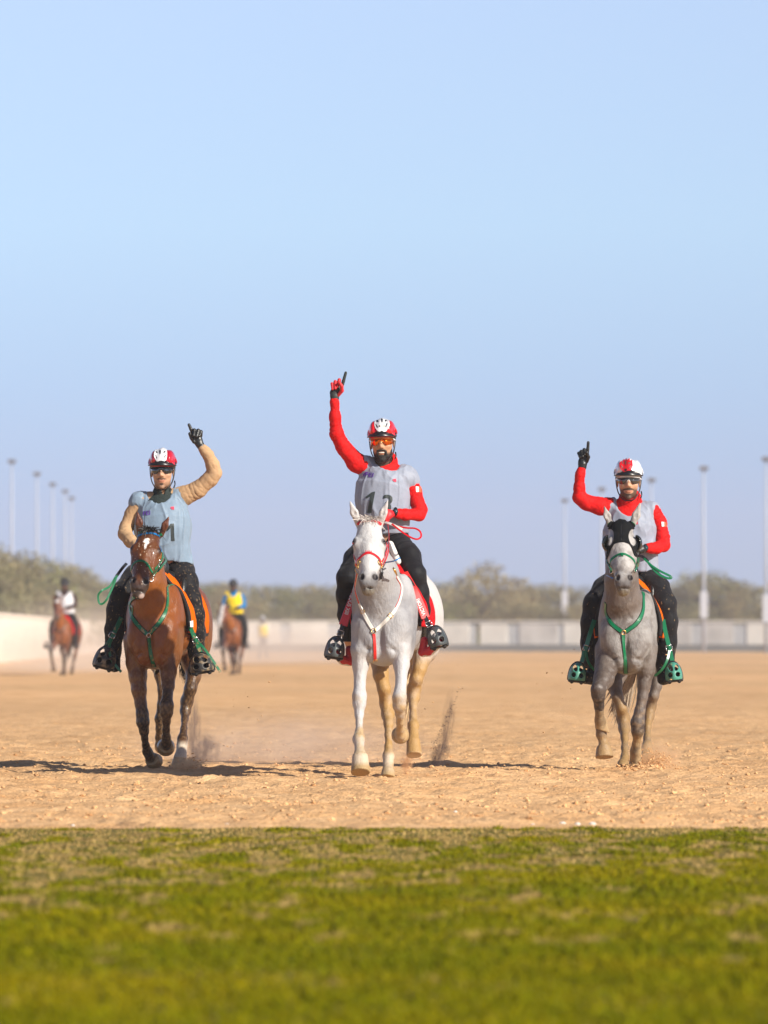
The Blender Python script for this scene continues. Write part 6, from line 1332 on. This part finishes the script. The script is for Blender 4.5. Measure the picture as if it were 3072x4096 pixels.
def place(root, X0, Y0, x, Yd, s, yaw=0., mirror=False, dz=0.):
    off = Vector((root.location.x-X0, root.location.y-Y0, 0))*s
    if mirror: off.x = -off.x
    root.rotation_euler.z = math.radians(yaw); off.rotate(Euler((0, 0, math.radians(yaw))))
    root.location = (((x-CX)*Yd/40/PPM)+off.x, Yd+off.y, dz); root.scale = (-s if mirror else s, s, s)
M_WJ = cloth('white_bib', (.62, .62, .64)); M_YJ = cloth('yellow_bib', (.72, .52, .01)); M_BJ = cloth('blue_jersey', (.0, .16, .42)); M_DBR = cloth('dark_brown_jersey', (.05, .03, .03)); M_GREYB = cloth('grey_trousers', (.06, .065, .08))
X0 = P(2505, 0, 41.3)[0]; Y0 = 41.9
for (hd, lab, rl, jer, bb, x, yaw, mir, padm, padl) in (
    (HD1, 'far bay horse under the person in the white bib, at left', 'far person in a white bib and dark helmet riding on the left', M_DBR, M_WJ, 250, -2, False, M_REDPAD, 'red pad on the far bay horse at left'),
    (HD2, 'far bay horse with a broad white blaze, right of the front bay horse', 'far person in a yellow bib with blue sleeves, riding', M_BJ, M_YJ, 926, 2, False, M_BLK, 'dark pad on the far horse with the white blaze')):
    h, s, H, L = build_horse(hd, 'horse', .017); tag(h, lab, 'horse')
    pad = drape('saddle_pad', s, L, .36, 1.1, -100, 100, padm, None, .015, .03, nv=10, nt=24); tag(pad, padl, 'saddle pad')
    strap('noseband', [(2438+(hd is HD2)*-125, 2262+(hd is HD2)*80), (2489-(hd is HD2)*125, 2215+(hd is HD2)*80), (2542-(hd is HD2)*125, 2262+(hd is HD2)*80)], s, 41.3, .025, M_BLACKP, h, .006, .003, 4)
    for k in ([(2424, 2412), (2446, 2495), (2494, 2530)], [(2570, 2380), (2548, 2492), (2494, 2530)]): strap('breast_strap', k, s, 41.3, .03, M_BLACKP, h, .006, .003, 4)
    p, d = far_rider(rl, jer, bb, M_BLACKP, (.14, .07, .045))
    toes = [toe_cage('stirrup', c, 76, 82, 41.52, M_BLACKP, p, 0) for c in ((2308, 2692), (2695, 2690))]
    pad.location = (0, 0, 0)
    # the pad's points are in world space: give it an origin under the saddle before moving it
    for o in (pad,):
        c = Vector((X0, Y0, 0)); o.data.transform(Matrix.Translation(-c)); o.location = c
    for o in (h, p, pad): place(o, X0, Y0, x, 140.+(x > 500)*2, 1.04, yaw, mir)
    log('far pair')
st = dict(hips=[(2500, 2290, 40, .04), (2545, 2290, 40, .04)], leg_l=[(2500, 2295, 42, .03), (2482, 2420, 36, .0), (2462, 2540, 30, .02), (2448, 2660, 26, .06), (2440, 2755, 18, .10)], leg_r=[(2545, 2295, 42, .03), (2566, 2420, 36, -.02), (2588, 2540, 30, -.05), (2602, 2660, 26, -.04), (2612, 2755, 18, -.02)],
    arm_l=[(2434, 2026, 38, .02), (2405, 2100, 26, .02), (2398, 2170, 24, .0), (2404, 2240, 18, -.04), (2406, 2262, 14, -.05)], cuff_l=(2404, 2246, 18, -.04), arm_r=[(2606, 2044, 36, .02), (2640, 2110, 26, .02), (2648, 2180, 24, .0), (2642, 2250, 18, -.04), (2640, 2272, 14, -.05)], cuff_r=(2642, 2256, 18, -.04),
    hand_up=dict(mat=M_BLACKG, palm=[(2406, 2262, 14, -.05), (2408, 2285, 15, -.05)], fingers=[[(2400+4*i, 2285, 5, -.05), (2400+4*i, 2312-abs(i-2)*4, 5, -.05)] for i in range(5)]), hand_dn=[[(2640, 2272, 14, -.05), (2638, 2300, 14, -.05)]])
p, d = far_rider('distant standing person in a yellow bib and pale cap, in dust before the far wall', M_WJ, M_YJ, material('pale_cap', (.45, .45, .47), .5), (.14, .07, .045), 4., **st); d['pants_o'].data.materials[0] = M_GREYB
shoe('shoe', [(2440, 2755, 16, .1), (2440, 2772, 15, .1), (2434, 2778, 15, .0)], 42.0, M_BLACKP, M_BLACKP, p); shoe('shoe', [(2612, 2755, 16, -.02), (2612, 2772, 15, -.02), (2618, 2778, 15, -.12)], 42.0, M_BLACKP, M_BLACKP, p)
place(p, P(2520, 0, 42.)[0], 42., 1052, 232., 1.0, 0, False, -.53+.0)
log('far person')

def dust(name, c, r, dens, label, color=(.72, .58, .44), nscale=3., thr=.45, rot=0., sharp=1.5):
    v, f = Sculpt().ell((0, 0, 0), A(1., 1., 1.)).surface(.14); o = mesh_obj(name, v, f, None, None, True); o.location = Vector(c); o.scale = tuple(r); o.rotation_euler.y = rot
    m = bpy.data.materials.new(name); m.use_nodes = True; t = m.node_tree; t.nodes.clear(); N, L = t.nodes, t.links
    pv = N.new('ShaderNodeVolumePrincipled'); pv.inputs['Color'].default_value = (*color, 1); pv.inputs['Anisotropy'].default_value = .2; ou = N.new('ShaderNodeOutputMaterial'); L.new(pv.outputs[0], ou.inputs['Volume'])
    tc = N.new('ShaderNodeTexCoord'); ln = N.new('ShaderNodeVectorMath'); ln.operation = 'LENGTH'; L.new(tc.outputs['Object'], ln.inputs[0])
    fo = N.new('ShaderNodeMapRange'); fo.inputs[1].default_value = .15; fo.inputs[2].default_value = 1.; fo.inputs[3].default_value = 1.; fo.inputs[4].default_value = 0.; fo.interpolation_type = 'SMOOTHSTEP'; L.new(ln.outputs['Value'], fo.inputs[0])
    n = N.new('ShaderNodeTexNoise'); n.inputs['Scale'].default_value = nscale; n.inputs['Detail'].default_value = 4.; n.inputs['Distortion'].default_value = .8; L.new(tc.outputs['Object'], n.inputs['Vector'])
    mr = N.new('ShaderNodeMapRange'); mr.inputs[1].default_value = thr; mr.inputs[2].default_value = thr+.3; L.new(n.outputs['Fac'], mr.inputs[0])
    m1 = N.new('ShaderNodeMath'); m1.operation = 'MULTIPLY'; L.new(fo.outputs[0], m1.inputs[0]); L.new(mr.outputs[0], m1.inputs[1])
    m2 = N.new('ShaderNodeMath'); m2.operation = 'MULTIPLY'; m2.inputs[1].default_value = dens; L.new(m1.outputs[0], m2.inputs[0]); L.new(m2.outputs[0], pv.inputs['Density'])
    o.data.materials.append(m); tag(o, label, 'dust', kind='stuff'); return o
dust('dust', P(815, 3010, 43.6), (.16, .25, .22), 16., 'dark wisp of dust hanging behind the bay horse', (.24, .20, .21), 2.2, .42)  # the column's shade is put into this dark volume colour
dust('dust', P(775, 2920, 43.4), (.07, .2, .34), 14., 'thin tall wisp of dust behind the hind leg of the bay horse', (.24, .20, .21), 2.2, .42)  # same dark colour, shade painted into the dust
dust('dust', P(1130, 3010, 44.6), (1.5, 1.6, .42), .8, 'low pale dust drifting between the bay and the white horse', (1., .86, .74), 2., .3)
dust('dust', P(740, 3062, 41.6), (.18, .25, .08), 22., 'puff of sand dust at the hind hoof of the bay horse', (1., .78, .52), 2.5, .38)
dust('dust', P(1758, 3020, 41.6), (.085, .14, .22), 24., 'dark plume of kicked sand right of the white horse, lower part', (.16, .125, .13), 2.2, .40, .25)
dust('dust', P(1792, 2890, 41.7), (.06, .14, .30), 16., 'dark plume of kicked sand right of the white horse, upper part', (.16, .125, .13), 2.4, .42, .1)
dust('dust', P(1626, 3055, 40.2), (.06, .12, .10), 26., 'small ochre puff behind the lifted hind hoof of the white horse', (.95, .62, .35), 2.4, .38)
dust('dust', P(2625, 3030, 42.0), (.24, .3, .15), 16., 'cloud of sand thrown up by the hooves of the dappled grey horse', (1., .76, .50), 2.6, .40)
dust('dust', (P(250, 0, 150)[0], 160, .4), (4.5, 30, 1.9), .045, 'broad bank of pale dust behind the far rider in white', (1., .92, .84), 2., .2)
dust('dust', (P(1000, 0, 200)[0], 205, .4), (9, 40, 1.5), .032, 'broad bank of pale dust round the distant standing person', (1., .92, .84), 2., .2)
def spray(label, n, fn, seed, smin, smax, mat=SAND):
    o = scatter_clods('sand_spray', n, 0, 0, smin, smax, mat, fn, seed); tag(o, label, 'sand spray', kind='stuff')
def blob(x, y, Yc, sx, sy, sd, floor=True):
    def fn(r, n):
        p = np.stack([P(x, y, Yc)[0]+Rp(sx, Yc)*r.randn(n), Yc+sd*r.randn(n), P(x, y, Yc)[2]+Rp(sy, Yc)*r.randn(n)], 1); p[:, 2] = np.abs(p[:, 2])+.006; return p
    return fn
DSAND = material('dark_sand', (.10, .065, .045), .9, noise=.3, nscale=40)  # dark brown tone for the plume's grains
spray('clods of sand bursting up behind the planted hoof of the dappled grey horse', 900, blob(2610, 3052, 41.9, 42, 26, .12), 61, .0015, .009)
spray('mound of loose clods at the front hooves of the dappled grey horse', 800, blob(2560, 3086, 41.4, 44, 9, .14), 62, .003, .014)
spray('sand grains bursting up at the hind hoof of the bay horse', 700, blob(752, 3070, 41.8, 30, 18, .12), 63, .002, .010)
def plume(r, n):
    t = r.rand(n)**1.3; x = 1748+18*t+70*t**2.5-12*np.sin(t*6); y = 3085-330*t; q = np.stack([(x-CX)*41.6/40/PPM+(.006+.014*(1-t))*r.randn(n), 41.6+.05*r.randn(n), CH+(HY-y)*41.6/40/PPM], 1); q[:, 2] = np.abs(q[:, 2])+.005; return q
spray('thin twisting plume of dark sand right of the white horse', 450, plume, 64, .001, .004, DSAND)
def strays(r, n):
    x = r.choice([1010, 1640, 1850, 2740, 900, 2240], n)+90*r.randn(n); y = 2560+480*r.rand(n); Yc = 40.5+3*r.rand(n); return np.stack([(x-CX)*Yc/40/PPM, Yc, CH+(HY-y)*Yc/40/PPM], 1)
spray('single grains and crumbs of sand flying over the track', 150, strays, 65, .0015, .007)
log('all done')
